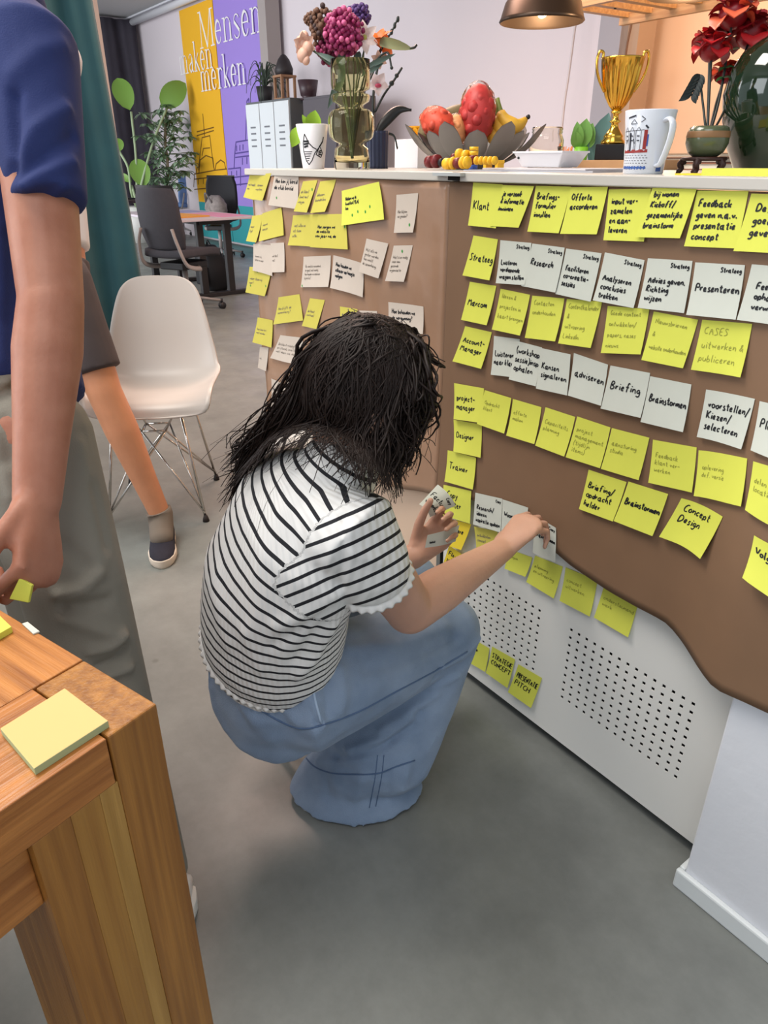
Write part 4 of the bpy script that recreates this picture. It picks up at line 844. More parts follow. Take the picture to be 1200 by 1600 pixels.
# cardboard tray, trophy, cup with plant and sticks
p = at_top(980, 1.78); s = scl(p); TH = 13 * s
tag(MB().box(p + Vector((0, .03, TH / 2)), (168 * s, .16, TH)).build('cardboard_tray', mat('cardboard', (190, 146, 104), 0.8, noise=.08, nscale=20), loc=p, bevel=.001), 'flat brown cardboard box carrying the gold trophy', 'box')
p = at_top(952, 1.80) + Vector((0, 0, TH)); s = scl(p)
t = thing('trophy', 'gold two handled trophy cup on a black base', 'trophy', p)
M_gold = mat('polished_gold', (226, 178, 74), 0.16, metal=1.0)
MB().box(p + Vector((0, 0, 11 * s)), (46 * s, 46 * s, 22 * s), .6).build('base', mat('black_marble', (26, 20, 18), 0.2), t, bevel=.002)
MB().lathe([(r * s, z * s) for r, z in ((.1, 22), (18, 22), (18, 26), (14, 30), (15, 33), (11, 38), (7, 44), (5, 50), (9, 53), (5, 56), (4, 62), (9, 66), (4, 68))], p, 28).build('stem', M_gold, t)
n = 96; rings = []
for r, z in ((5, 66), (12, 74), (19, 86), (25, 104), (28, 122), (31, 134), (32, 136), (29, 136), (24, 110), (10, 80)):
    rings.append([p + Vector((r * s * (1 + (.05 * cos(20 * 2 * pi * j / n) if 70 < z < 130 else 0)) * cos(2 * pi * j / n), r * s * (1 + (.05 * cos(20 * 2 * pi * j / n) if 70 < z < 130 else 0)) * sin(2 * pi * j / n), z * s)) for j in range(n)])
MB().loft(rings).build('cup', M_gold, t)
sd = Vector((RGT.x, RGT.y, 0)).normalized()
for q in (-1, 1):
    MB().tube(spline([p + sd * (q * a * s) + Vector((0, 0, z * s)) for a, z in ((22, 92), (32, 108), (37, 122), (38, 136), (35, 144), (30, 142), (30, 135))], 6), [(2.0 * s, 2.6 * s)] * 37, 8).build('handle', M_gold, t)
p = at_top(905, 2.0 - .12); s = scl(p)
t = thing('succulent_cup', 'lime green plastic cup with a leafy succulent left of the trophy', 'plant', p)
MB().lathe([(.001, 0), (9 * s, 0), (11 * s, 30 * s), (10 * s, 30 * s), (.001, 26 * s)], p, 20).build('cup', mat('lime_plastic', (130, 196, 50), 0.4), t)
for a, b, w in (((0, 26), (2, 66), 26), ((-3, 26), (-16, 50), 18), ((4, 26), (16, 48), 18), ((-4, 26), (-12, 62), 18), ((5, 26), (12, 60), 20)):
    MB().leaf(p + sd * (a[0] * s) + Vector((0, 0, a[1] * s)), p + sd * (b[0] * s) + Vector((0, 0, b[1] * s)) - FWD * .01, w * s, CAM - p, .1).build('leaf', mat('succulent_leaf', (110, 160, 76), 0.45), t)
MB().leaf(p + sd * (18 * s), p + sd * (36 * s) + Vector((0, 0, 76 * s)), 34 * s, CAM - p, .08).build('leaf', mat('blue_green_leaf', (90, 128, 124), 0.5), t)
p = at_top(884, 1.82); s = scl(p)
t = thing('stick_holder', 'small clear glass full of orange tipped wooden sticks', 'glass', p)
MB().lathe([(.001, 0), (10 * s, 0), (11 * s, 22 * s), (10.4 * s, 22 * s), (9.4 * s, 2 * s), (.001, 2 * s)], p, 20).build('glass', glass('clear_glass', (250, 246, 240)), t)
for i in range(16):
    a = i * 2.4; r = 7.5 * s * sqrt((i + .5) / 16); MB().tube([p + Vector((r * cos(a), r * sin(a), 2.5 * s)), p + Vector((1.2 * r * cos(a), 1.2 * r * sin(a), (27 + 4 * sin(i * 3)) * s))], .9 * s, 5).build('stick', mat('orange_wood_stick', (226, 140, 84), 0.6), t)
# mug
p = at_top(1004, 1.16); s = scl(p); dr = (CAM - p); dr.z = 0; dr.normalize(); MS = Vector((0, 0, 1)).cross(dr)
t = thing('mug', 'white porcelain mug with a printed street scene and a big handle', 'mug', p)
MB().lathe([(r * s, z * s) for r, z in ((.1, 0), (29, 0), (30, 1.5), (31, 20), (33, 45), (38, 86), (37.3, 87), (36, 86), (31, 45), (28, 6), (.1, 5))], p, 48).build('mug_body', mat('white_porcelain', (216, 220, 228), 0.15, coat=.3), t)
hd = (dr * .80 + MS * .60).normalized()
MB().tube(spline([p + hd * (a * s) + Vector((0, 0, z * s)) for a, z in ((34, 72), (46, 74), (54, 66), (53, 48), (46, 28), (38, 14), (30, 12))], 6), [(3.2 * s, 5.5 * s)] * 37, 10, flat=hd).build('handle', mat('white_porcelain', (216, 220, 228)), t)
def mug_r(b): return interp([0, 20, 45, 86], [30, 31, 33, 38], b) * s
def mugS(a, b): th = a / 25 - .50; return p + (dr * cos(th) + MS * sin(th)) * (mug_r(b) + .0003) + Vector((0, 0, b * s))
def mugN(a, b): th = a / 25 - .50; return dr * cos(th) + MS * sin(th)
def fine(pl):
    o = []
    for q0, q1 in zip(pl[:-1], pl[1:]): o += [(lerp(q0[0], q1[0], k / 4), lerp(q0[1], q1[1], k / 4)) for k in range(4)]
    return o + [pl[-1]]
mb = MB()
def ms(pl, w, mi): strokes_on(mb, mugS, mugN, [fine(pl)], w * s, mi, .0002)
for x in (-17, -9, -1): ms([(x, 34), (x, 58), (x + 3, 64), (x + 6, 58), (x + 6, 34)], .7, 0); ms([(x + 1.5, 52), (x + 4.5, 52)], 1.6, 0); ms([(x + 1.5, 46), (x + 4.5, 46)], 1.6, 0)
ms([(-19, 58), (8, 60)], .7, 0); ms([(-8, 68), (-4, 74), (0, 68), (-8, 68)], .8, 0); ms([(-12, 76), (-2, 79)], 2, 0); ms([(4, 78), (8, 74), (4, 70)], 1, 0); ms([(9, 66), (12, 62)], 2.4, 0)
ms([(-8, 32), (-8, 52)], 3.2, 0); ms([(-8, 51), (-8, 56)], 3.8, 0); ms([(-12, 48), (-15, 42)], 1.3, 0); ms([(-4, 48), (-2, 42)], 1.3, 0)
ms([(10, 34), (10, 60)], 5, 1); ms([(-19, 31), (14, 32)], 4.5, 1); ms([(12.5, 38), (12.5, 54)], 2.5, 2)
for r_ in range(4):
    for k in range(9): ms([(-19 + k * 3.8 + (r_ % 2) * 1.8, 26 - r_ * 3.6), (-17 + k * 3.8 + (r_ % 2) * 1.8, 26 - r_ * 3.6)], .8, 0)
for k in range(9): ms([(-19 + k * 3.8, 8 + 2 * (k % 2)), (-16 + k * 3.8, 10 - 2 * (k % 2))], 4, 2)
ms([(28, 8), (36, 8)], 8, 2)
mb.build('street_print', [mat('print_black', (40, 40, 50), .4), mat('print_red', (150, 50, 46), .4), mat('print_blue', (56, 90, 160), .4)], t)
# green pot on carved stand with red toy brick flowers
p = at_top(1096, 1.24); s = scl(p)
t = thing('carved_stand', 'small dark carved wooden stand under the olive green pot', 'stand', p)
M_cw = mat('dark_carved_wood', (58, 30, 22), 0.4, noise=.3, nscale=60)
MB().lathe([(.001, 18 * s), (32 * s, 18 * s), (34 * s, 21 * s), (32 * s, 24 * s), (.001, 24 * s)], p, 30).build('stand_top', M_cw, t)
for i in range(5):
    a = 2 * pi * i / 5 - 1.3; d = Vector((cos(a), sin(a), 0)); MB().tube(spline([p + d * (r * s) + Vector((0, 0, z * s)) for r, z in ((27, 20), (34, 14), (31, 8), (35, 3), (38, 3))], 5), [5 * s, 6 * s, 6 * s, 5 * s] + [4.5 * s] * 17, 8).build('leg', M_cw, t)
p = p + Vector((0, 0, 24 * s)); PF = p.copy(); ps = s
t = thing('green_pot', 'squat olive green glazed pot with a brown band on the carved stand', 'pot', p)
MB().lathe([(r * s, z * s) for r, z in ((.1, 0), (18, 0), (26, 6), (31, 18), (31, 26), (30, 34), (28, 40), (24, 42), (20, 40), (18, 20), (.1, 16))], p, 36).build('pot_body', mat('olive_glaze', (84, 92, 66), 0.25, coat=.4), t)
MB().lathe([(r * s, z * s) for r, z in ((31.3, 26), (31.6, 27), (30.9, 34), (30.4, 35))], p, 36, cap=False).build('band', mat('bronze_band', (140, 104, 70), 0.4), t)
P2 = lambda u, v, d=0.0: at(u, v, PF) + FWD * d
M_red, M_redd = mat('red_petal_plastic', (190, 36, 40), 0.35), mat('deep_red_plastic', (140, 22, 30), 0.35); M_cor = mat('coral_petal_plastic', (240, 110, 76), 0.35)
def rose(u, v, r, m, label, d=0.0, seed=0):
    c = P2(u, v, d); b0 = p + Vector((0, 0, 20 * s)); t = thing('red_flower', label, 'flower', b0, 0, 'red plastic flowers in the olive pot')
    MB().tube(spline([b0, P2(lerp(1096, u, .5) + 4, 150, d * .5), c], 6), 2 * s, 6).build('stem', M_dleaf, t)
    for i in range(17):
        a = i * 2.4 + seed; tl_ = -.75 + 2.1 * i / 17; dd = Vector((cos(a) * cos(tl_), sin(a) * cos(tl_), sin(tl_))); o = MB()
        o.leaf(c + dd * r * s * .25, c + dd * r * s * (1.02 if i < 12 else .8), r * s * 1.05, (0, 0, 1) if abs(dd.z) < .8 else (1, 0, 0), .3, shape=1.3, thick=.0012, pw=.5); o.build('petal', m if i % 3 else M_redd, t)
    MB().ell(c, r * .62 * s, n=12, m=9).build('centre', M_redd, t); return t
rose(1108, 82, 30, M_red, 'lower left bright red flower above the olive pot', -.01, 1); rose(1146, 22, 36, M_cor, 'coral and yellow flower at the top of the red bunch', .0, 2)
rose(1184, 38, 38, M_red, 'large red flower at the right frame edge above the dark vase', .02, 3); rose(1130, 36, 28, M_red, 'red flower behind the coral one, upper left of the bunch', .05, 4); rose(1152, 92, 24, mat('orange_red_plastic', (206, 72, 40), 0.35), 'small orange red flower low in the red bunch', .04, 5)
b0 = p + Vector((0, 0, 20 * s)); t = thing('leaf_spray', 'dark serrated leaf stem hanging left out of the olive pot', 'leaves', b0, 0)
MB().tube(spline([b0, P2(1098, 160), P2(1092, 122), P2(1084, 138)], 6), 1.8 * s, 6).build('stem', M_dleaf, t)
for k in range(6):
    q = P2(1094 - k * 2.5, 116 + k * 6); MB().leaf(q, q + (RGT * (-16 - k) + UPV * (-12)) * s, 9 * s, CAM - p, .1).build('leaflet', M_dleaf, t); MB().leaf(q, q + (RGT * (6) + UPV * (-16)) * s, 8 * s, CAM - p, .1).build('leaflet', M_dleaf, t)
for u, v in ((1122, 112), (1132, 84), (1118, 128)): MB().leaf(P2(u, v), P2(u + 24, v - 8), 16 * s, (0, 0, 1), .1).build('leaf', mat('bright_green_plastic', (30, 120, 60), 0.4), t)
# large dark green vase
p = at_top(1200, 1.36); s = scl(p)
t = thing('large_vase', 'very large rounded dark green glazed vase cut by the right frame edge', 'vase', p)
MB().lathe([(r * s, z * s) for r, z in ((.1, 0), (44, 0), (50, 4), (66, 34), (80, 72), (86, 108), (82, 140), (68, 164), (48, 178), (34, 184), (28, 190), (30, 198), (26, 198), (24, 188), (.1, 180))], p, 64).build('vase_body', mat('dark_green_glaze', (30, 46, 28), 0.08, noise=.3, nscale=5, coat=.6), t)
# yellow sticky pads and stack of books
p = at_top(1172, 1.15); s = scl(p)
tag(MB().box(p + Vector((0, 0, .005)), (.115, .076, .010), .05).build('note_pad', M_yel, loc=p), 'thick yellow sticky note pad in front of the dark green vase', 'sticky note pad')
p = at_top(1118, 1.14, TOP)
tag(MB().box(p + Vector((0, 0, .0012)), (.11, .05, .0024), -.03).build('note_pad', M_ora, loc=p), 'thin golden sticky note pad left of the thick yellow one', 'sticky note pad')
for i, (w, h_, rgb, lb) in enumerate(((.20, .016, (150, 96, 70), 'brown book at the bottom of the pile behind the mug'), (.18, .012, (96, 62, 50), 'dark brown book in the middle of the pile behind the mug'), (.19, .010, (186, 150, 120), 'tan book on top of the pile behind the mug'))):
    p = at_top(1068, 1.80); z = sum((.016, .012, .010)[:i]); q = p + Vector((0, .06, z)); t = thing('book', lb, 'book', q, 0, 'pile of books behind the mug')
    mc = mat('book_cover_' + ('brown', 'dark', 'tan')[i], rgb, .6)
    MB().box(q + Vector((0, 0, .0012)), (w, .13, .0024)).box(q + Vector((0, 0, h_ - .0012)), (w, .13, .0024)).box(q + Vector((-w / 2 + .0012, 0, h_ / 2)), (.0024, .13, h_ - .0048)).build('cover', mc, t)
    MB().box(q + Vector((.001, .001, h_ / 2)), (w - .008, .124, h_ - .005)).build('pages', mat('page_edges', (230, 220, 200), .8), t)
# pendant lamps over the kitchen table behind
def pendant(u, v, k, rpx, label, lit=True, r0=None):
    c = pk(u, v, k); s = k / FOC; t = thing('pendant_lamp', label, 'lamp', c)
    pr = [(64, 0), (66, 2), (64, 6), (58, 26), (46, 42), (20, 50), (14, 52), (14, 60), (6, 62)]; f_ = rpx / 64
    prof = [(r * s * f_, z * s * f_) for r, z in pr] + [(max(r - 2, 1) * s * f_, (z - 2) * s * f_) for r, z in reversed(pr[1:])]
    MB().lathe(prof, c, 40, cap=False).build('lamp_shade', mat('dark_bronze_metal', (74, 58, 46), 0.35, metal=.6), t)
    MB().ell(c + Vector((0, 0, 14 * s * f_)), 8 * s * f_, n=14, m=10).build('bulb', mat('warm_bulb', (255, 220, 160), .4, emit=(255, 214, 150), estr=12.0), t)
    MB().tube([c + Vector((0, 0, 20 * s * f_)), c + Vector((0, 0, 60 * s * f_))], 7 * s * f_, 10).build('socket', M_black, t)
    MB().tube([c + Vector((0, 0, 60 * s * f_)), Vector((c.x, c.y, 3.5))], .004, 6).build('cord', M_black, t)
    point('pendant_light', c + Vector((0, 0, -.03)), 9, (1.0, .74, .46), .05); return t
pendant(846, 36, 3.3, 64, 'dark bronze dome pendant lamp with a glowing bulb over the back table')
pendant(1072, -6, 3.0, 60, 'second dark pendant lamp whose rim just enters the top of the frame')
a = py(903, 4, 5.2); pts = [py(u, v, 5.3 - .1 * i / 6) for i, (u, v) in enumerate(((906, -120), (903, 0), (896, 60), (888, 120), (882, 160), (876, 215), (872, 236)))]
tag(MB().tube(spline(pts, 6), .010, 6).build('hanging_cable', mat('white_cable', (206, 200, 204), .6), loc=pts[0]), 'thin white cable hanging down the pale wall right of the lamp', 'cable')
pts = [py(u, v, 5.1) for u, v in ((992, -160), (990, 10), (986, 40), (980, 70), (976, 100))]
tag(MB().tube(spline(pts, 6), .008, 6).build('hanging_cable', mat('brown_cable', (110, 80, 60), .6), loc=pts[0]), 'thin brown cable hanging along the grey column', 'cable')
# wooden slat rack under the ceiling
M_pine = mat_wood('pine_slats', (214, 170, 120), (182, 134, 88), (2, 30, 30))
a, b = pk(880, 8, 4.2), pk(1075, 4, 3.6)
t = thing('slatted_rack', 'pine slat rack hanging below the ceiling at the top of the frame', 'rack', (a.x, a.y, a.z))
d = (b - a); d.z = 0; L = d.length; d.normalize(); nrm = Vector((-d.y, d.x, 0)); rz = atan2(d.y, d.x); ctr = a + d * (L / 2) + nrm * .35
for k in (-1, 1): MB().box(ctr + nrm * (k * .34), (L + .3, .04, .06), rz).build('side_rail', M_pine, t)
for k in range(7): MB().box(ctr + d * ((k - 3) / 6 * (L + .2)) + Vector((0, 0, .02)), (.05, .70, .03), rz).build('slat', M_pine, t)
for k in (-1, 1): q = ctr + d * (k * L * .4); MB().tube([q, Vector((q.x, q.y, 3.5))], .008, 6).build('hanger', M_black, t)
# ================================================================ TABLE AND CHAIRS
M_oak = mat_wood('oiled_oak', (196, 130, 66), (140, 84, 36), (5, 60, 60), 0.38); M_oak2 = mat_wood('pale_oak_lamella', (194, 148, 78), (166, 122, 58), (60, 60, 4), 0.4)
M_oak3 = mat_wood('dark_oak', (176, 120, 54), (136, 86, 36), (60, 60, 4), 0.4); M_oakx = mat_wood('oak_lengthwise', (204, 136, 70), (146, 88, 38), (5, 50, 50), 0.36)
tc = pz(245, 1100, 0.76); trz = radians(198.5)              # far right corner of the table; local +x runs along the back edge, +y towards the camera
t = thing('dining_table', 'solid oak dining table with a chunky corner leg in the foreground', 'table', (tc.x, tc.y, 0), trz)
RT = Matrix.Translation((tc.x, tc.y, 0)) @ Matrix.Rotation(trz, 4, 'Z')
def tb(mb, x0, x1, y0, y1, z0, z1): 
    q = lambda x, y, z: RT @ Vector((x, y, z)); return mb.hexa([q(x0, y0, z0), q(x1, y0, z0), q(x1, y1, z0), q(x0, y1, z0)], [q(x0, y0, z1), q(x1, y0, z1), q(x1, y1, z1), q(x0, y1, z1)])
LX, LY, PW, PD, TT = 1.75, 0.95, 0.118, 0.055, 0.055
g = .0022
mb = MB()                                                   # the top, notched at the corners for the leg posts
tb(mb, PW + g, LX - PW - g, 0, LY, .76 - TT, .76); mb.build('tabletop', M_oakx, t, bevel=.0015)
for x0 in (0, LX - PW - g): m = MB(); tb(m, x0, x0 + PW + g - .0004, PD + g, LY - PD - g, .76 - TT, .76); m.build('end_board', mat_wood('oak_crosswise', (198, 130, 66), (150, 90, 40), (50, 5, 50), .36), t, bevel=.0012)
def leg(sx, sy):
    X = (lambda a: a) if sx == 0 else (lambda a: LX - a); Yf = (lambda a: a) if sy == 0 else (lambda a: LY - a)
    def bx(m, x0, x1, y0, y1, z0, z1): a, b, c_, d = X(x0), X(x1), Yf(y0), Yf(y1); tb(m, min(a, b), max(a, b), min(c_, d), max(c_, d), z0, z1)
    m = MB(); bx(m, 0, PW, 0, PD, 0, .7602); lg = m.build('leg', M_oak3, t, bevel=.002)
    for i, (y0, y1, mm) in enumerate(((PD, PD + .020, M_oak2), (PD + .020, PD + .050, mat_wood('mid_oak_lamella', (180, 130, 60), (154, 104, 46), (60, 60, 4), .4)), (PD + .050, .142, M_oak3))):
        m = MB(); bx(m, .0004, PW, y0, y1, 0, .76 - TT); m.build('leg_lamella', mm, lg, bevel=.0008)
for sx in (0, 1):
    for sy in (0, 1): leg(sx, sy)
for x0 in (.012, LX - .037): m = MB(); tb(m, x0, x0 + .025, .142, LY - .142, .76 - TT - .085, .76 - TT); m.build('apron', mat_wood('oak_crosswise', (198, 130, 66), (150, 90, 40), (50, 5, 50), .36), t, bevel=.0015)
for y0 in (.02, LY - .045): m = MB(); tb(m, PW, LX - PW, y0, y0 + .025, .76 - TT - .085, .76 - TT); m.build('apron', M_oak, t, bevel=.0015)
def tpad(pts, h, m, name, label, z=.76, edge=None):
    P = [pz(u, v, z + h) for u, v in pts]; c = sum(P, Vector()) / len(P); mb = MB().prism([Vector((p.x, p.y, z)) for p in P], (0, 0, h))
    if edge: 
        n = len(P); mb.mi = [1 if i >= 2 else 0 for i in range(len(mb.f))]
    o = mb.build(name, [m] + ([edge] if edge else []), loc=(c.x, c.y, z), bevel=.0006); return tag(o, label, 'sticky note pad')
M_pad = mat('pale_yellow_pad', (222, 188, 122), .7); M_pade = mat('pale_green_pad_edge', (178, 188, 140), .7)
tpad([(0, 1138), (101, 1075), (169, 1126), (53, 1201)], .008, M_pad, 'note_pad', 'large pale yellow sticky pad lying on the corner of the oak table', edge=M_pade)
tpad([(-60, 985), (-4, 958), (18, 979), (-40, 1012)], .008, M_yel, 'note_pad', 'bright yellow sticky pad at the left frame edge below the hand')
tpad([(34, 974), (43, 971), (62, 986), (52, 990)], .002, M_whi, 'note_sheet', 'small white sheet corner on the table beside the man\'s thumb')

# ---------------------------------------------------------------- white shell chair with wire base
F1, F2, F3 = pz(320, 812, 0), pz(332, 752, 0), pz(207, 757, 0); cc = (F1 + F3) / 2; srz = radians(-30)
t = thing('shell_chair', 'white plastic shell chair on a chrome wire base', 'chair', (cc.x, cc.y, 0), srz)
RC = Matrix.Translation((cc.x, cc.y, 0)) @ Matrix.Rotation(srz, 4, 'Z') @ Matrix.Scale(1.05, 4)
pr = spline([Vector((.215, 0, .405)), Vector((.205, 0, .435)), Vector((.16, 0, .452)), Vector((.05, 0, .440)), Vector((-.08, 0, .428)), Vector((-.155, 0, .452)), Vector((-.195, 0, .53)), Vector((-.225, 0, .64)), Vector((-.252, 0, .735)), Vector((-.270, 0, .795))], 5)
wd = [.200, .208, .214, .216, .215, .210, .196, .172, .146, .120]
def shell(u, v):
    i = v * (len(pr) - 1); k = min(int(i), len(pr) - 2); p = pr[k].lerp(pr[k + 1], i - k); w = interp([j / 9 for j in range(10)], wd, v)
    if v < .14: w *= max(0.0, 1 - ((.14 - v) / .14) ** 3) ** .3333
    if v > .80: w *= max(0.0, 1 - ((v - .80) / .20) ** 4) ** .25
    a = 2 * u - 1; e = abs(a) ** 3; tang = (pr[k + 1] - pr[k]).normalized(); nrm = Vector((-tang.z, 0, tang.x)); nrm = -nrm if nrm.z < 0 and v < .4 else nrm
    inn = Vector((tang.z, 0, -tang.x)); inn = inn if (inn.z > 0 or inn.x > 0) else -inn
    lift = e * interp([0, .1, .35, .55, .8, 1], [.01, .03, .055, .06, .03, .0], v)
    return RC @ (Vector((p.x, a * w, p.z)) + inn * lift) + RGT * .03
o = MB().grid(lambda u, v: shell(u, .5 - .5 * cos(pi * v)), 24, 70).build('seat_shell', mat('white_polypropylene', (190, 183, 176), .38), t); sm = o.modifiers.new('th', 'SOLIDIFY'); sm.thickness = .006; sm.offset = 0
M_wire = mat('chrome', (200, 196, 190), .15)
hub = [(.085, .085), (.085, -.085), (-.085, -.085), (-.085, .085)]; foot = [(.19, .17), (.19, -.17), (-.19, -.17), (-.19, .17)]
for i in range(4):
    f = Vector((foot[i][0], foot[i][1], .012)); W4 = lambda x, y, z: RC @ Vector((x, y, z)); hx, hy = hub[i]; j = (i + 1) % 4; k = (i + 3) % 4
    lg = MB().tube([W4(hx * 1.3, hy * 1.3, .425), RC @ f], .0055, 8).build('leg', M_wire, t)
    MB().tube([W4(hub[j][0] * .5, hub[j][1] * .5, .30), RC @ (f + Vector((0, 0, .02)))], .004, 8).build('brace_wire', M_wire, lg)
    MB().tube([W4(hub[k][0] * .5, hub[k][1] * .5, .30), RC @ (f + Vector((0, 0, .02)))], .004, 8).build('brace_wire', M_wire, lg)
    MB().lathe([(.001, -.012), (.013, -.012), (.011, 0), (.007, .012), (.001, .014)], RC @ f, 12).build('foot_cap', mat('dark_rubber', (40, 32, 30), .7), lg)
    MB().tube([W4(hub[i][0] * .5, hub[i][1] * .5, .30), W4(hub[j][0] * .5, hub[j][1] * .5, .30)], .004, 8).build('hub_wire', M_wire, t)
    MB().tube([W4(hub[i][0] * 1.3, hub[i][1] * 1.3, .425), W4(hub[i][0] * .5, hub[i][1] * .5, .30)], .004, 8).build('hub_strut', M_wire, t)
    MB().tube([W4(hub[i][0] * 1.3, hub[i][1] * 1.3, .425), W4(hub[j][0] * 1.3, hub[j][1] * 1.3, .425)], .005, 8).build('top_rail', M_wire, t)
# ---------------------------------------------------------------- low white stool under the woman
s1, s2 = pz(480, 1262, 0), pz(437, 1180, 0)
e_ = (s2 - s1); e_.z = 0; pp = Vector((-e_.y, e_.x, 0)).normalized() * -1
if pp.y < 0: pp = -pp
sc_ = (s1 + s2) / 2 + pp * .12 + RGT * .06
STOOL_Z = .19
t = thing('step_stool', 'low white stool mostly hidden under the crouching woman', 'stool', (sc_.x, sc_.y, 0))
M_stool = mat('white_stool_paint', (230, 230, 228), .45)
MB().lathe([(.001, STOOL_Z - .022), (.09, STOOL_Z - .022), (.095, STOOL_Z - .012), (.09, STOOL_Z), (.001, STOOL_Z)], sc_, 32).build('seat', M_stool, t)
for q in (s1, s2, s1 + pp * .17, s2 + pp * .17):
    b = sc_ + (q - sc_) * .6; MB().tube([Vector((b.x, b.y, STOOL_Z - .02)), Vector((q.x, q.y, .004))], .0085, 12).lathe([(.001, 0), (.0095, 0), (.0095, .006), (.001, .006)], Vector((q.x, q.y, 0)), 12).build('leg', M_stool, t)

# ================================================================ FAR ROOM
M_ofab = mat('charcoal_chair_fabric', (62, 60, 66), .8, noise=.1, nscale=30); M_blk = mat('black_chair_plastic', (34, 32, 34), .5); M_gry = mat('grey_chair_frame', (150, 144, 142), .45)
def office_chair(loc, rz, label, back_m, recline=.14):
    t = thing('office_chair', label, 'office chair', loc, rz, None); R4 = WM[t.name]; w = lambda x, y, z: R4 @ Vector((x, y, z))
    def back(u, v):
        a = 2 * u - 1; z = lerp(.55, 1.04, v); wd_ = interp([0, .25, .8, 1], [.19, .225, .215, .18], v); x = -.22 - recline * (z - .5) - .02 * sin(pi * v) + .05 * a * a; return w(x, a * wd_, z)
    o = MB().grid(back, 14, 14).build('backrest', back_m, t); sm = o.modifiers.new('th', 'SOLIDIFY'); sm.thickness = .05; sm.offset = 0; bv = o.modifiers.new('b', 'BEVEL'); bv.width = .012; bv.segments = 2; bv.limit_method = 'ANGLE'
    MB().grid(lambda u, v: w(-.23 - recline * (lerp(.97, 1.055, v) - .5) - .012 + .05 * (2 * u - 1) ** 2, (2 * u - 1) * .2, lerp(.97, 1.055, v)), 12, 2).build('back_trim', M_blk, t)
    def seat(u, v):
        a = 2 * u - 1; b = 2 * v - 1; k = sqrt(max(0, 1 - .22 * b ** 4)); return w(b * .25 + .0, a * .25 * k, .485 - .03 * max(0, b) ** 3 - .012 * (1 - a * a))
    o = MB().grid(seat, 14, 14).build('seat', back_m, t); sm = o.modifiers.new('th', 'SOLIDIFY'); sm.thickness = .07; sm.offset = -1 if True else 0; bv = o.modifiers.new('b', 'BEVEL'); bv.width = .018; bv.segments = 2; bv.limit_method = 'ANGLE'
    MB().box(w(0, 0, .40), (.34, .26, .06), rz).build('seat_mechanism', M_blk, t, bevel=.01)
    for q in (-1, 1):
        MB().tube(spline([w(-.30, q * .17, .72), w(-.30, q * .21, .60), w(-.24, q * .24, .43), w(-.05, q * .22, .38), w(.06, q * .1, .38)], 6), [(.012, .022)] * 25, 8).build('frame_arm', M_gry, t)
    MB().tube([w(0, 0, .38), w(0, 0, .10)], .025, 12).build('gas_lift', M_gry, t)
    for i in range(5):
        a = 2 * pi * i / 5 + .35; sp = MB().tube([w(.03 * cos(a), .03 * sin(a), .115), w(.29 * cos(a), .29 * sin(a), .075)], [(.020, .016), (.014, .011)], 8).build('base_spoke', M_gry, t)
        c = w(.30 * cos(a), .30 * sin(a), .03); rr = Matrix.Rotation(rz + a + .6, 3, 'Z') @ Matrix.Rotation(pi / 2, 3, 'X')
        MB().lathe([(.001, -.022), (.030, -.022), (.030, -.006), (.012, -.004), (.012, .004), (.030, .006), (.030, .022), (.001, .022)], c, 16, M=rr).tube([c + Vector((0, 0, .02)), c + Vector((0, 0, .06))], .012, 8).build('caster', M_blk, sp)
    return t
p = pz(296, 484, 0); office_chair((p.x, p.y, 0), radians(118), 'grey office swivel chair nearest the desk, seen from behind', M_ofab)
p = pz(347, 402, 0); ch2 = (p.x, p.y); office_chair((p.x, p.y, 0), radians(-42), 'black office chair behind the desk with a grey bag on it', mat('black_chair_fabric', (40, 40, 44), .8))
p = pz(286, 366, 0); office_chair((p.x, p.y, 0), radians(205), 'blue backed office chair in front of the yellow banner', mat('blue_chair_fabric', (110, 140, 190), .8))
# grey bag on the black chair
b0 = Vector((ch2[0], ch2[1], .50)); b0 = b0 + Vector((0, -.02, 0)); rnd = random.Random(5); mb = MB()
t = thing('shoulder_bag', 'crumpled grey bag lying on the seat of the black office chair', 'bag', b0)
rings = []
for i in range(12):
    a = i / 11; r = .17 * sin(pi * (.12 + .82 * a)) ** .7 + .02; rings.append([b0 + Vector((r * 1.25 * cos(2 * pi * j / 22) * rnd.uniform(.9, 1.08), r * .7 * sin(2 * pi * j / 22) * rnd.uniform(.9, 1.08), .01 + .30 * a)) for j in range(22)])
mb.loft(rings).build('bag_body', mat('grey_canvas', (156, 146, 142), .9, noise=.4, nscale=14), t)
MB().tube(spline([b0 + Vector((-.1, -.1, .2)), b0 + Vector((0, -.14, .34)), b0 + Vector((.1, -.1, .22))], 6), .012, 6).build('strap', mat('grey_canvas_strap', (110, 104, 104), .9), t)
# desk with coloured top
dl = pz(283, 336, .74); dr_ = pz(372, 353, .74); f0, f1 = pz(296, 468, 0), pz(384, 457, 0)
dk = (f0 + f1) / 2; du = (f1 - f0).normalized(); dv = Vector((-du.y, du.x, 0))
if dv.x < 0: dv = -dv
t = thing('desk', 'sit-stand desk with a pastel top on black steel legs', 'desk', (dk.x, dk.y, 0))
rzd = atan2(du.y, du.x); ctr = dk + dv * -.55
MB().box(ctr + Vector((0, 0, .735)), (.85, 1.5, .022), rzd).build('desktop', mat('pale_grey_desktop', (206, 196, 204), .4), t, bevel=.004)
for q in (0, -1.1):
    b = dk + dv * q
    MB().box(b + Vector((0, 0, .02)), (.74, .075, .04), rzd).build('foot_bar', M_blk, t, bevel=.006)
    for k in (-.14, .16): MB().box(b + du * k + Vector((0, 0, .38)), (.07, .055, .69), rzd).build('leg', M_blk, t, bevel=.006)
MB().box(ctr + Vector((0, 0, .70)), (.30, 1.2, .04), rzd).build('cross_beam', M_blk, t)
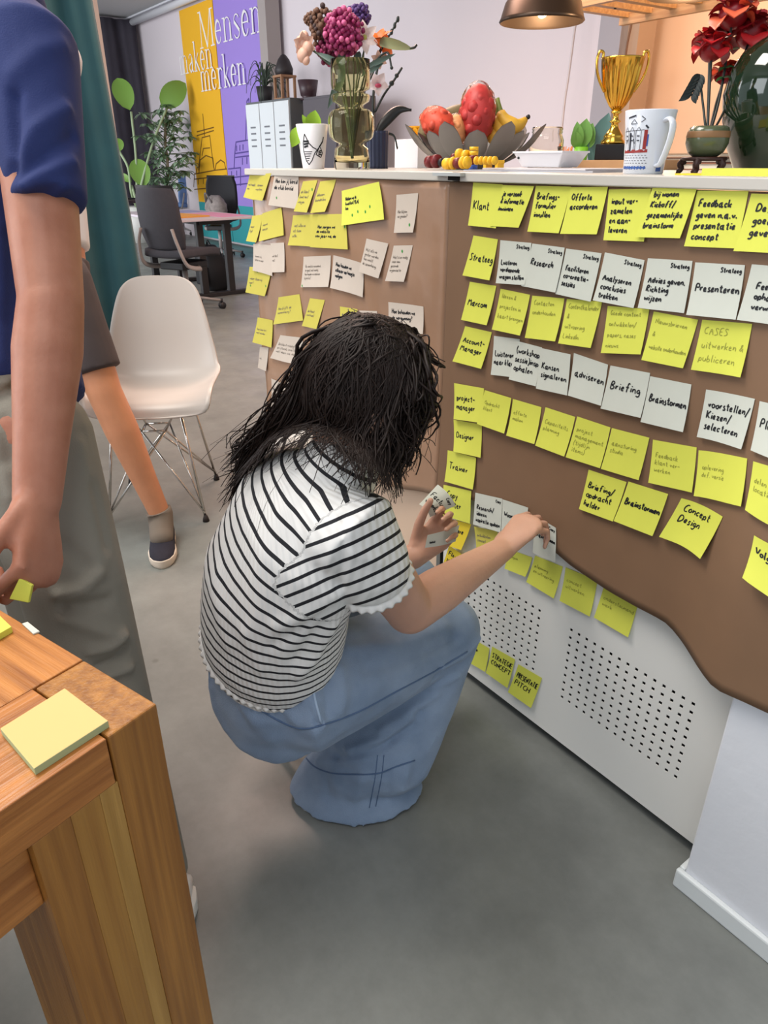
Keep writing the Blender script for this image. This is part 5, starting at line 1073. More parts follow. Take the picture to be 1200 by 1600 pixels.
for (x, y, w, l, rgb, lb, nm, h_) in ((-.18, .28, .34, .5, (226, 158, 70), 'orange folder lying on the desk', 'folder', .012), (.20, .30, .36, .7, (226, 150, 180), 'pink sheet covering the near side of the desk', 'paper_sheet', .002), (.16, -.35, .4, .4, (150, 150, 186), 'blue grey sheet on the far side of the desk', 'paper_sheet', .002)):
    q = ctr + du * x + dv * y + Vector((0, 0, .7462)); tag(MB().box(q + Vector((0, 0, h_ / 2)), (w, l, h_), rzd + .1).build(nm, mat('sheet_' + lb.split()[0], rgb, .6), loc=q), lb, 'folder' if nm == 'folder' else 'paper')
# backpack
p = pz(336, 452, 0); t = thing('backpack', 'black backpack standing on the floor under the desk', 'backpack', p); rings = []
for i in range(10):
    a = i / 9; k = sin(pi * (.18 + .74 * a)) ** .5; rings.append([p + Vector((.20 * k * abs(cos(2 * pi * j / 24)) ** .6 * (1 if cos(2 * pi * j / 24) > 0 else -1), .14 * k * abs(sin(2 * pi * j / 24)) ** .6 * (1 if sin(2 * pi * j / 24) > 0 else -1) - .04 * a, .45 * a)) for j in range(24)])
MB().loft(rings).build('bag_body', mat('black_nylon', (22, 22, 26), .7), t)
MB().tube(spline([p + Vector((-.06, -.02, .43)), p + Vector((0, -.03, .49)), p + Vector((.06, -.02, .43))], 6), .010, 6).build('handle', M_blk, t)
MB().box(p + Vector((.05, -.15, .16)), (.24, .05, .20)).build('front_pocket', mat('black_nylon', (22, 22, 26)), t, bevel=.02)
# second desk and laptop at the left
p = pz(200, 312, .74); t = thing('desk', 'dark desk edge beside the curtain carrying a laptop', 'desk', (p.x - .3, p.y - .1, 0))
q = Vector((p.x - .3, p.y - .1, 0)); MB().box(q + Vector((0, 0, .72)), (1.0, .7, .04), .3).build('desktop', mat('dark_desktop', (60, 46, 46), .5), t, bevel=.004)
for a in ((-.42, -.3), (.42, -.3), (.42, .3), (-.42, .3)): MB().box(q + Vector((a[0] * .95 - a[1] * .3, a[1] * .95 + a[0] * .3, .35)), (.05, .05, .70), .3).build('leg', M_blk, t)
b = q + Vector((.16, .04, .742)); t = thing('laptop', 'open laptop with a pale lilac screen on the dark desk', 'laptop', b)
MB().box(b + Vector((0, 0, .008)), (.24, .34, .016), .3).build('keyboard_base', M_blk, t); M3 = Matrix.Rotation(.3, 3, 'Z') @ Matrix.Rotation(-.25, 3, 'Y')
MB().box(b + Vector((-.14, -.04, .125)), (.012, .34, .23), M=M3).build('screen', mat('lilac_screen', (206, 190, 214), .4), t)
# lockers
def locker(u0, u1, y, vt, depth, rgb, label, doors):
    a, b = py(u0, 260, y), py(u1, 260, y); zt_ = py(u0, vt, y).z; t = thing('locker', label, 'locker', (lerp(a.x, b.x, .5), y, 0)); cx, w = lerp(a.x, b.x, .5), b.x - a.x
    MB().box((cx, y + depth / 2 + .01, zt_ / 2), (w, depth, zt_)).build('locker_body', mat('locker_body_%d' % rgb[0], tuple(int(x * .45) for x in rgb) if doors == 3 else rgb, .5), t, bevel=.004)  # white locker: shade of the unlit side put into the body colour
    for i in range(doors):
        x = a.x + w * (i + .5) / doors; d = MB().box((x, y, zt_ / 2 + .02), (w / doors - .02, .02, zt_ - .09)).build('door', mat('locker_door_%d' % rgb[0], rgb, .35), t, bevel=.003)
        m = MB()
        for k in range(4): m.box((x, y - .012, zt_ - .28 - .07 * k), (.13, .006, .018))
        m.build('vent', mat('vent_shadow_grey', (120, 124, 130), .6), d)
        MB().box((x + .1, y - .016, zt_ * .55), (.03, .02, .10)).build('handle', M_blk, d)
    return t, zt_, a.x, b.x
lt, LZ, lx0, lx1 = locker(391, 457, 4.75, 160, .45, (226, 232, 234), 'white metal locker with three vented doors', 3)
lt2, LZ2, mx0, mx1 = locker(478, 528, 4.70, 152, .5, (86, 82, 88), 'dark grey locker right of the white one, behind the flowers', 1)
def on_locker(u, z=None): z = z or LZ; return Vector((py(u, 150, 4.95).x, 4.95, z))
p = on_locker(470); 
p = on_locker(482, LZ2); s = scl(p)
t = thing('bowl_planter', 'dark plum bowl on a saucer on top of the dark locker', 'bowl', p)
MB().lathe([(.001, 0), (12 * s, 0), (13 * s, 2 * s), (9 * s, 4 * s), (12 * s, 6 * s), (16 * s, 27 * s), (15 * s, 27 * s), (10 * s, 8 * s), (.001, 7 * s)], p, 28).build('bowl', mat('plum_ceramic', (70, 52, 58), .4), t)
p = on_locker(446); s = scl(p)
t = thing('lantern', 'wooden framed lantern with a dark domed top on the white locker', 'lantern', p)
M_lw = mat('lantern_wood', (160, 120, 90), .7)
for a in (-1, 1):
    for b in (-1, 1): MB().box(p + Vector((a * 11 * s, b * 11 * s, 16 * s)), (3.5 * s, 3.5 * s, 32 * s)).build('post', M_lw, t)
for z in (1.5, 32): MB().box(p + Vector((0, 0, z * s)), (27 * s, 27 * s, 3 * s)).build('frame_plate', M_lw, t)
MB().lathe([(.001, 33 * s), (13 * s, 33 * s), (14 * s, 42 * s), (9 * s, 54 * s), (4 * s, 60 * s), (.001, 62 * s)], p, 20).build('dome', mat('dark_iron', (48, 42, 44), .5), t)
p = on_locker(414); s = scl(p)
t = thing('spider_plant', 'spider plant with arching thin leaves on the white locker', 'plant', p); rnd = random.Random(4)
MB().lathe([(.001, 0), (10 * s, 0), (13 * s, 22 * s), (.001, 20 * s)], p, 18).build('pot', mat('dark_pot', (52, 50, 52), .6), t)
mb = MB()
for i in range(34):
    a = rnd.uniform(0, 2 * pi); L = rnd.uniform(18, 38) * s; d = Vector((cos(a), sin(a), 0)); hgt = rnd.uniform(8, 34) * s; drop = rnd.uniform(5, 45) * s
    c = spline([p + Vector((0, 0, 21 * s)), p + d * L * .5 + Vector((0, 0, 21 * s + hgt)), p + d * L + Vector((0, 0, 21 * s + hgt - drop * .6)), p + d * L * 1.1 + Vector((0, 0, 21 * s + hgt - drop * 1.3))], 5)
    mb.tube(c, [(1.1 * s * (1 - .7 * k / len(c)), .4 * s) for k in range(len(c))], 4)
mb.build('foliage', mat('dark_grass_leaf', (70, 84, 70), .6), t)
# plants by the window
p = pz(222, 378, 0); p = Vector((p.x, p.y, 0)); s = scl(p + Vector((0, 0, .5)))
t = thing('tall_leaf_plant', 'tall plant with big paddle leaves in a white tub', 'plant', p)
MB().lathe([(.001, 0), (20 * s, 0), (24 * s, 52 * s), (22 * s, 52 * s), (.001, 46 * s)], p, 28).build('planter', mat('white_planter', (226, 226, 220), .5), t)
q0 = p + Vector((0, 0, 46 * s)); U = lambda u, v: at(u, v, p + Vector((0, 0, 1.6)))
for i, (pts, a, b, w) in enumerate((([(214, 300), (212, 240), (205, 175)], (203, 172), (183, 122), 30), ([(218, 300), (240, 220), (262, 166)], (252, 166), (290, 130), 32), ([(205, 300), (200, 262), (186, 236)], (188, 236), (184, 216), 14), ([(222, 320), (222, 300), (226, 292)], (226, 292), (212, 248), 30), ([(214, 320), (206, 290)], (206, 284), (186, 272), 10))):
    st = MB().tube(spline([q0] + [U(*x) for x in pts], 6), 1.8 * s, 6).build('stem', mat('pale_stem', (170, 190, 150), .6), t)
    MB().leaf(U(*a), U(*b), w * s, CAM - p, .10, n=10, shape=.9, pw=.6).build('leaf', mat('paddle_leaf', (120, 160, 70) if i != 3 else (150, 200, 50), .45), t)
p = pz(258, 376, 0) ; p = Vector((p.x, p.y, 0)); s = scl(p + Vector((0, 0, 1)))
t = thing('umbrella_tree', 'bushy umbrella tree in front of the white far wall', 'plant', p); rnd = random.Random(9)
MB().lathe([(.001, 0), (16 * s, 0), (18 * s, 30 * s), (.001, 28 * s)], p, 24).build('planter', mat('grey_planter', (176, 176, 172), .6), t)
U = lambda u, v: at(u, v, p + Vector((0, 0, 1.5)))
MB().tube(spline([p + Vector((0, 0, 26 * s)), U(262, 270), U(258, 220), U(260, 180)], 6), 2.2 * s, 7).build('trunk', mat('grey_bark', (130, 120, 100), .8), t)
mb, mb2 = MB(), MB()
for i in range(70):
    v = rnd.uniform(168, 290); hw = interp([165, 190, 220, 260, 292], [14, 30, 40, 40, 26], v); u = 262 + rnd.uniform(-hw, hw); c = U(u, v) + FWD * rnd.uniform(-.35, .35)
    for k in range(7):
        a = 2 * pi * k / 7 + rnd.uniform(-.3, .3); d = Vector((cos(a), sin(a), rnd.uniform(-.7, -.1))).normalized(); (mb if rnd.random() < .6 else mb2).leaf(c, c + d * 15 * s, 6.0 * s, (0, 0, 1), .1, n=4)
    mb2.tube([c, U(261, v + 14)], .7 * s, 4)
o = mb.build('foliage', mat('glossy_leaf', (150, 180, 148), .3), t); o = mb2.build('foliage', mat('dark_glossy_leaf', (100, 130, 92), .35), t)
# ================================================================ PEOPLE
M_skinw = mat('light_skin', (204, 156, 132), .5, noise=.06, nscale=30, sss=.12, bump=.04, bscale=220)
M_skinm = mat('ruddy_skin', (182, 126, 102), .5, rgb2=(166, 108, 84), nscale=22, sss=.12, bump=.05, bscale=200)
def hand(mb, W, d, n, tside, sc=1.0, curl=((20, 30, 20),) * 4, thumb=(0.55, 0.75, 0.3), tbend=25, spread=.06, palm_bend=0.0):
    """palm, four unequal fingers and a thumb. W wrist, d wrist->knuckles, n the way the palm faces, tside +1/-1 thumb along +-(d x n)"""
    d = Vector(d).normalized(); n = (Vector(n) - d * d.dot(Vector(n))).normalized(); s = d.cross(n) * tside; W = Vector(W)
    k = lambda x: x * sc
    mb.limb([(W - d * k(.01), k(.026), k(.020)), (W + d * k(.025), k(.031), k(.017)), (W + d * k(.06), k(.038), k(.014)), (W + d * k(.082), k(.036), k(.011))], side=s, n=16)
    mb.limb([(W + d * k(.012) + s * k(.018) + n * k(.006), k(.014), k(.013)), (W + d * k(.05) + s * k(.028) + n * k(.006), k(.012), k(.011))], side=s, n=10)
    L = ((.043, .026, .021), (.047, .029, .022), (.043, .027, .021), (.034, .021, .019)); off = (.030, .0105, -.009, -.0275); back = (0, .004, .001, -.008)
    for i in range(4):
        p = W + d * k(.082 + back[i]) + s * k(off[i]); side = s; fd = (d + s * spread * (1.5 - i)).normalized(); th = 0.0
        nodes = [(p - fd * k(.028), k(.0092), k(.0095)), (p, k(.0098), k(.0100))]; q = p
        for j in range(3):
            th += radians(curl[i][j]); dr = fd * cos(th) + n * sin(th); q = q + dr * k(L[i][j]); r = (.0082, .0074, .0062)[j] * (1 if i < 3 else .88); nodes.append((q - dr * k(L[i][j] * .5), k(r * .98), k(r * .98))); nodes.append((q, k(r), k(r * .95)))
        mb.limb(nodes, side=s, n=10)
    p = W + d * k(.022) + s * k(.026) + n * k(.006); td = (d * thumb[0] + s * thumb[1] + n * thumb[2]).normalized(); bd = (d - td * d.dot(td) + n * .5).normalized()
    nodes = [(p - td * k(.012), k(.013), k(.012))]; th = 0; q = p
    for j, (l, r) in enumerate(((.040, .0115), (.032, .0098), (.026, .0078))):
        dr = td * cos(th) + bd * sin(th); q = q + dr * k(l); nodes.append((q, k(r), k(r * .92))); th += radians(tbend)
    mb.limb(nodes, side=s, n=10)
def head(mb, c, f, up, sc=1.0):
    f = Vector(f).normalized(); up = (Vector(up) - f * f.dot(Vector(up))).normalized(); s = f.cross(up); M3 = Matrix((s, f, up)).transposed(); P = lambda x, y, z: Vector(c) + M3 @ Vector((x * sc, y * sc, z * sc))
    mb.ell(P(0, -.012, .028), (.076 * sc, .095 * sc, .090 * sc), M3, 24, 16)
    mb.ell(P(0, .020, -.035), (.058 * sc, .066 * sc, .078 * sc), M3, 20, 14); mb.ell(P(0, .058, -.088), (.026 * sc, .022 * sc, .022 * sc), M3)
    mb.limb([(P(0, .083, .014), .008 * sc, .006 * sc), (P(0, .100, -.022), .012 * sc, .010 * sc)], side=s, n=10)
    for q in (-1, 1):
        mb.ell(P(q * .032, .070, -.020), (.022 * sc, .018 * sc, .020 * sc), M3); mb.ell(P(q * .031, .074, .026), (.024 * sc, .010 * sc, .008 * sc), M3); mb.ell(P(q * .078, -.008, -.012), (.010 * sc, .020 * sc, .032 * sc), M3); mb.ell(P(q * .010, .098, -.026), (.007 * sc,) * 3, M3)
    mb.ell(P(0, .086, -.050), (.024 * sc, .008 * sc, .0055 * sc), M3); mb.ell(P(0, .083, -.060), (.021 * sc, .009 * sc, .006 * sc), M3)
    return P, M3
def eyes(t, P, M3, sc=1.0):
    for q in (-1, 1): 
        e = MB().ell(P(q * .031, .069, .008), (.0125 * sc,) * 3, M3, 14, 10).build('eye', mat('eye_white', (236, 232, 226), .2), t); MB().ell(P(q * .031, .0785, .008), (.006 * sc, .0035 * sc, .006 * sc), M3, 12, 8).build('iris', mat('brown_iris', (60, 40, 28), .2), e)
def surf_pts(o, px, lift=.001):
    """points on the camera-facing surface of a built part, for seams and prints"""
    me = o.data; W = WM[o.name]; bv = BVHTree.FromPolygons([W @ v.co for v in me.vertices], [tuple(p.vertices) for p in me.polygons]); out = []
    for u, v in px:
        d = ray(u, v).normalized(); h = bv.ray_cast(CAM, d)
        if h[0] is not None: out.append(h[0] + h[1] * lift)
    return out
def dense(px, n=6):
    return [(p.x, p.y) for p in spline([Vector((a, b, 0)) for a, b in px], n)]

# ---------------------------------------------------------------- the crouching woman
RS = Vector((.955, -.296, 0)).normalized()                  # towards her right
WF = Vector((.296, .955, 0))                                # the way she faces
wb = pz(470, 1190, 0)
wo = thing('person', 'woman with dark wavy hair in striped top and jeans crouching at the papered counter', 'person', (wb.x, wb.y, 0))
K = pk
sp = [K(428, 1062, 1.315), K(424, 1000, 1.275), K(434, 905, 1.205), K(476, 818, 1.145), K(512, 765, 1.115), K(537, 722, 1.10)]
shR, shL = K(560, 838, 1.03), K(452, 722, 1.26)
elR, wrR = K(640, 952, 1.20), K(785, 858, 1.375)
wl = K(650, 868, 1.50); elL = K(560, 900, 1.50)
hipR, hipL = K(478, 1082, 1.26), K(415, 1040, 1.44)
knR, knL = K(694, 986, 1.455), K(640, 912, 1.62)
_h = pz(556, 1222, .03); anR = Vector((_h.x - .01, _h.y + .03, .10)); anL = pz(575, 1105, .09)
hc = K(575, 627, 1.10); hf = Vector((.22, .80, -.55)).normalized(); hu = Vector((.10, .52, .85))
mb = MB()
mb.limb([(sp[0], .120, .085), (sp[1], .130, .100), (sp[2], .140, .105), (sp[3], .145, .095), (sp[4], .10, .07), (sp[5], .052, .05)], side=RS, n=24, e0=.3)
mb.limb([(sp[4], .055, .052), (sp[5], .050, .050), (hc - hu.normalized() * .06 - hf * .01, .048, .05)], side=RS)
P_, M3_ = head(mb, hc, hf, hu, .98)
mid = shR.lerp(elR, .5)
mb.limb([(shR, .042, .042), (mid, .045, .045), (elR, .041, .041)], side=RS); mb.limb([(elR, .042, .042), (elR.lerp(wrR, .3), .042, .040), (elR.lerp(wrR, .7), .033, .030), (wrR, .026, .021)], side=RS)
mb.limb([(shL, .042, .042), (elL, .041, .041)], side=RS); mb.limb([(elL, .041, .041), (elL.lerp(wl, .4), .039, .037), (wl, .027, .022)], side=RS)
# right hand: fingertips press a note against the paper, back of the hand to the camera
hd_ = (K(830, 812, 1.405) - wrR).normalized(); nR = Vector((-.05, 1.0, -.05))
hand(mb, wrR, hd_, nR, 1, .95, ((32, 38, 22), (36, 46, 26), (40, 52, 30), (44, 56, 32)), (.62, .55, .55), 16, .10)
# left hand: palm towards the camera, holds two loose notes between thumb and fingers
hdl = (K(690, 830, 1.50) - wl).normalized(); nL = -FWD + Vector((0, 0, .25))
hand(mb, wl, hdl, nL, -1, .93, ((40, 58, 30), (44, 62, 32), (46, 64, 34), (48, 66, 36)), (.75, .45, .40), 10, .05)
for a, k_, f_ in ((hipR, knR, anR), (hipL, knL, anL)):
    mb.limb([(a, .065, .065), (a.lerp(k_, .5), .062, .062), (k_, .050, .050)], side=RS); mb.limb([(k_, .052, .052), (k_.lerp(f_, .35), .054, .052), (f_, .036, .036)], side=RS)
    mb.limb([(f_ + Vector((0, 0, -.045)) - WF * .02, .034, .030), (f_ + Vector((0, 0, -.055)) + WF * (.04), .036, .024)], side=RS)
fuse('body', mb, M_skinw, wo, .0034, 5); eyes(wo, P_, M3_, .98)
# striped ribbed top
M_str = bpy.data.materials.new('striped_rib_knit'); M_str.use_nodes = True; nt = M_str.node_tree; b_ = nt.nodes['Principled BSDF']; b_.inputs['Roughness'].default_value = .85
at_ = nt.nodes.new('ShaderNodeAttribute'); at_.attribute_name = 'sp'; m1 = nt.nodes.new('ShaderNodeMath'); m1.operation = 'FRACT'; nt.links.new(at_.outputs['Fac'], m1.inputs[0])
m2 = nt.nodes.new('ShaderNodeMath'); m2.operation = 'COMPARE'; m2.inputs[1].default_value = .5; m2.inputs[2].default_value = .135; nt.links.new(m1.outputs[0], m2.inputs[0])
mx = nt.nodes.new('ShaderNodeMix'); mx.data_type = 'RGBA'; mx.inputs[6].default_value = lin((228, 226, 222)); mx.inputs[7].default_value = lin((24, 24, 30)); nt.links.new(m2.outputs[0], mx.inputs[0]); nt.links.new(mx.outputs[2], b_.inputs['Base Color'])
at2 = nt.nodes.new('ShaderNodeAttribute'); at2.attribute_name = 'rib'; s2_ = nt.nodes.new('ShaderNodeMath'); s2_.operation = 'SINE'; nt.links.new(at2.outputs['Fac'], s2_.inputs[0])
bp_ = nt.nodes.new('ShaderNodeBump'); bp_.inputs['Strength'].default_value = .35; bp_.inputs['Distance'].default_value = .002; nt.links.new(s2_.outputs[0], bp_.inputs['Height']); nt.links.new(bp_.outputs[0], b_.inputs['Normal'])
mb = MB()
slR = K(580, 897, 1.095); slL = shL.lerp(elL, .42)
hem0 = K(424, 990, 1.285)
mb.limb([(hem0, .156, .122), (sp[2].lerp(sp[1], .72), .160, .124), (sp[2].lerp(sp[1], .4), .163, .124), (sp[2], .165, .122), (sp[3], .163, .110), (sp[4], .115, .082), (sp[5].lerp(sp[4], .35), .068, .062)], side=RS, n=28, e0=.08)
mb.limb([(sp[3].lerp(shR, .55), .080, .080), (shR, .069, .069), (shR.lerp(slR, .6), .064, .064), (slR, .062, .062)], side=RS, n=20, e1=.1)
mb.limb([(sp[3].lerp(shL, .55), .075, .075), (shL, .066, .066), (slL, .060, .060)], side=RS, n=20, e1=.1)
spa = [np.array(p) for p in [sp[0]] + sp[1:]]; cum = [0.0]
for a, b in zip(spa[:-1], spa[1:]): cum.append(cum[-1] + np.linalg.norm(b - a))
STP = .0185
def _dense_spine():
    P = spline([Vector(p) for p in spa], 8); P = [P[0] + (P[0] - P[1]).normalized() * x for x in (.12, .08, .04)] + P; P = np.array([tuple(p) for p in P])
    T = np.gradient(P, axis=0); T /= np.linalg.norm(T, axis=1)[:, None]; L = np.concatenate([[0], np.cumsum(np.linalg.norm(np.diff(P, axis=0), axis=1))]); return P, T, L
def stripe(co, no):
    P, T, L = _dense_spine(); W = np.zeros(len(co)); S = np.zeros(len(co))
    D = np.stack([np.linalg.norm(co - p, axis=1) for p in P], 1); dm = D.min(1)
    for j in range(len(P)):
        w = np.exp(-((D[:, j] - dm) / .030) ** 2); S += w * (L[j] + (co - P[j]) @ T[j]); W += w
    S = S / W
    for sh, sl, sgn in ((shR, slR, 1), (shL, slL, -1)):
        s0 = np.array(sh); ax = np.array((sl - sh).normalized()); nn = np.array((RS * sgn * .95 + Vector(ax) * .15).normalized()); base = s0 - np.array(RS) * sgn * .006; ax = np.array((Vector(ax) * .8 + RS * sgn * .6).normalized())
        m_ = ((co - base) @ nn > 0) & (np.linalg.norm(co - s0, axis=1) < .14); S[m_] = 5.0 - ((co - s0) @ ax)[m_] * 1.0 + .004
    return S / STP
def ribs(co, no):
    c_ = np.array(sp[2]); q = co - c_; return np.arctan2(q @ np.array(WF), q @ np.array(RS)) * 105.0
def shirt_fn(co, no):
    return folds(co, no, [([(528, 938), (480, 968), (430, 985)], .013, .006), ([(520, 955), (470, 990), (420, 1015)], .010, -.004), ([(525, 985), (500, 1030), (470, 1062)], .012, .007), ([(505, 985), (470, 1035)], .010, -.005),
        ([(532, 800), (535, 860), (530, 925)], .008, -.007), ([(380, 1000), (400, 1050)], .016, .004), ([(330, 900), (345, 1000)], .02, .004), ([(560, 870), (600, 880)], .010, .004), ([(430, 800), (400, 900), (395, 980)], .022, .004)])
top = fuse('striped_top', mb, M_str, wo, .0042, 8, fn=shirt_fn, attrs={'sp': stripe, 'rib': ribs})
def ruffle(c, ax, side, rx, ry, r, nw, name, parent, m):
    ax = Vector(ax).normalized(); x = (Vector(side) - ax * ax.dot(Vector(side))).normalized(); y = ax.cross(x); N = nw * 8
    pts = [Vector(c) + x * (rx * cos(2 * pi * j / N)) + y * (ry * sin(2 * pi * j / N)) for j in range(N)]
    rings = [[p + (x * cos(2 * pi * j / N) + y * sin(2 * pi * j / N)) * (q * .0016 * sin(2 * pi * nw * j / N) + w) - ax * h_ for j, p in enumerate(pts)] for q, w, h_ in ((0, -.006, -.004), (.3, .001, .000), (1, .003, .007), (1.2, .0035, .010), (1, .002, .0095), (.2, -.006, .004))]
    return MB().loft(rings, cap=False).build(name, m, parent)
M_rib = mat('white_knit_edge', (232, 230, 226), .85)
ruffle(hem0 + (hem0 - sp[2]).normalized() * .004, sp[2] - hem0, RS, .156, .122, .003, 60, 'ruffled_hem', top, M_rib)
ruffle(slR + (slR - shR).normalized() * .002, shR - slR, RS, .061, .061, .003, 26, 'ruffled_cuff', top, M_rib); ruffle(slL + (slL - shL).normalized() * .002, shL - slL, RS, .059, .059, .003, 26, 'ruffled_cuff', top, M_rib)
# jeans
M_den = mat('washed_denim', (140, 158, 182), .85, rgb2=(116, 136, 162), nscale=12, bump=.25, bscale=500, sheen=.15)
mb = MB(); IR = RGT
bR, bL = K(436, 1078, 1.32), K(418, 1046, 1.44)
mb.ell(bR, .112, n=20, m=14); mb.ell(bL, .108, n=20, m=14)
mb.limb([(sp[0].lerp(sp[1], .2), .138, .105), (sp[0], .150, .118), (bR.lerp(bL, .5), .150, .110)], side=RS, n=22)
mb.limb([(bR, .108, .108), (hipR, .104, .104), (hipR.lerp(knR, .45), .094, .092), (hipR.lerp(knR, .8), .082, .080), (knR, .074, .074)], side=Vector((0, 0, 1)), n=22)
h1 = pz(556, 1222, .03)
mb.limb([(knR + Vector((0, 0, -.005)), .074, .072), (K(645, 1085, 1.47), .092, .078), (K(596, 1168, 1.485), .112, .080)], side=IR, n=24)
rings = []
for f_, rx, ry, c in ((0, .100, .074, K(625, 1120, 1.478)), (.4, .118, .082, K(590, 1172, 1.488)), (.8, .126, .086, h1 + Vector((-.004, .01, .03))), (1, .146, .096, Vector((h1.x, h1.y, .004)))):
    rings.append([c + IR * (rx * cos(2 * pi * j / 28)) + Vector((-IR.y, IR.x, 0)) * (ry * sin(2 * pi * j / 28)) + Vector((0, 0, .012 * cos(2 * pi * j / 28) ** 2 if f_ == 1 else 0)) for j in range(28)])
mb.loft(rings)
mb.limb([(bL, .105, .105), (hipL.lerp(knL, .5), .088, .086), (knL, .070, .070)], side=Vector((0, 0, 1)), n=20)
mb.limb([(knL, .070, .070), (knL.lerp(anL, .5), .076, .072), (anL + Vector((0, 0, -.02)), .095, .085), (anL + Vector((0, 0, -.075)), .10, .09)], side=IR, n=20)
def jeans_fn(co, no):
    co = folds(co, no, [([(470, 1085), (488, 1115), (503, 1134)], .009, -.010), ([(482, 1080), (500, 1112), (512, 1132)], .009, .008), ([(512, 1060), (520, 1095), (518, 1125)], .010, -.006), ([(535, 1040), (545, 1085), (540, 1115)], .012, .005), ([(440, 1090), (455, 1130)], .012, .006),
        ([(560, 1010), (620, 1000), (700, 975)], .014, .005), ([(580, 1040), (650, 1030), (720, 1000)], .012, -.005), ([(700, 1045), (735, 1025), (756, 1000)], .008, .007), ([(690, 1062), (730, 1042), (752, 1018)], .008, -.007), ([(680, 1080), (720, 1062)], .009, .006),
        ([(536, 1170), (590, 1155), (640, 1130)], .010, .008), ([(520, 1185), (580, 1175), (650, 1145)], .010, -.007), ([(587, 1141), (640, 1118), (690, 1090)], .010, .007), ([(600, 1160), (660, 1120)], .010, -.006), ([(490, 1185), (530, 1192), (560, 1185)], .009, .006),
        ([(640, 1195), (632, 1240)], .012, .006), ([(560, 1215), (555, 1255)], .014, .005), ([(500, 1215), (505, 1250)], .014, -.005), ([(610, 1215), (606, 1250)], .010, -.004), ([(360, 1090), (390, 1130), (420, 1160)], .018, .005), ([(350, 1070), (370, 1120)], .012, -.004)])
    n2 = np.sin(co[:, 0] * 70 + co[:, 2] * 40) * np.sin(co[:, 1] * 60 - co[:, 2] * 55); co = co + no * (n2 * .0014)[:, None]
    co[:, 2] = np.maximum(co[:, 2], .003); return co
jn = fuse('jeans', mb, M_den, wo, .0046, 8, fn=jeans_fn)
M_seam = mat('dark_denim_seam', (84, 106, 138), .85); M_st = mat('pale_denim_edge', (168, 188, 212), .85)
for px, r, m, nm in (([(352, 1075), (400, 1105), (440, 1128), (470, 1138), (500, 1134), (560, 1112), (620, 1080), (680, 1048), (730, 1018)], .0016, M_seam, 'side_seam'), ([(488, 1060), (492, 1092), (502, 1130)], .0022, M_st, 'pocket_edge'),
                     ([(476, 1182), (492, 1198), (520, 1208), (560, 1210), (592, 1208), (618, 1198), (648, 1188)], .0016, M_seam, 'hem_seam'), ([(590, 1180), (586, 1215), (577, 1262)], .0009, M_seam, 'leg_seam'), ([(600, 1180), (596, 1215), (587, 1260)], .0009, M_seam, 'leg_seam')):
    q = surf_pts(jn, dense(px), .0004)
    if len(q) > 2: MB().tube(q, r, 6).build(nm, m, jn)
# hair: dark waves from the crown over the shoulders
M_hair = mat('dark_brown_hair', (38, 26, 21), .55, noise=.45, nscale=14, spec=.3)
hU = (hu - hf * hf.dot(hu)).normalized(); hS = hf.cross(hU); HM = Matrix((hS, hf, hU)).transposed()
rnd = random.Random(12)
hm = MB(); cr0 = P_(0, -.03, .085)
cap_ = MB(); cap_.ell(P_(0, -.018, .024), (.083, .099, .099), HM, 28, 18); cap_.ell(P_(0, -.04, -.03), (.060, .045, .05), HM, 20, 14)
torso_s = [(sp[3], .165), (sp[2], .165), (sp[4], .115), (shR, .07), (shL, .07)]
def keep_out(p):
    q = HM.transposed() @ (p - P_(0, -.018, .02)); e = Vector((q.x / .088, q.y / .104, q.z / .104)); l = e.length
    if l < 1: p = P_(0, -.018, .02) + HM @ (q / max(l, .05))
    for a, b, ra in ((sp[3], sp[4], (.168, .116)), (sp[2], sp[3], (.170, .126)), (sp[4], sp[5], (.10, .075))):
        d = b - a; t = max(0, min(1, (p - a).dot(d) / d.dot(d))); c = a + d * t; v = p - c; x = v.dot(RS); y2 = v - RS * x; l = sqrt((x / ra[0]) ** 2 + (y2.length / ra[1]) ** 2)
        if 1e-4 < l < 1: p = c + v / l
    q = p - shR; 
    if q.length < .075: p = shR + q.normalized() * .075
    return p
def lock(root, ctrl, r, amp, freq, n=30, thin=False):
    c = spline([root] + ctrl, max(4, n // len(ctrl))); ph = rnd.uniform(0, 6.3); ph2 = rnd.uniform(0, 6.3); m_ = len(c); out = []
    for i, p in enumerate(c):
        t = i / (m_ - 1); w = amp * min(1, t * 1.8) ** 1.5; tg = (c[min(i + 1, m_ - 1)] - c[max(i - 1, 0)]).normalized(); a = tg.orthogonal().normalized(); b = tg.cross(a)
        out.append(keep_out(p + a * (w * sin(freq * t * 6.3 + ph)) + b * (w * cos(freq * t * 6.3 + ph2))))
    for _ in range(3): out = [out[0]] + [(out[i - 1] + out[i] * 2 + out[i + 1]) / 4 for i in range(1, len(out) - 1)] + [out[-1]]
    rr = [max(.0004, r * (1 - .75 * (i / (m_ - 1)) ** 2)) for i in range(m_)]
    hm.tube(out, [(x, x * .6) for x in rr], 5 if not thin else 4)
tipc = [(362, 792, 1.235), (352, 720, 1.26), (392, 740, 1.20), (372, 775, 1.215), (440, 790, 1.12), (405, 705, 1.22), (470, 735, 1.08), (520, 745, 1.035), (555, 755, 1.01), (590, 768, 1.005), (615, 755, 1.03), (632, 720, 1.06), (648, 680, 1.09), (655, 640, 1.12)]
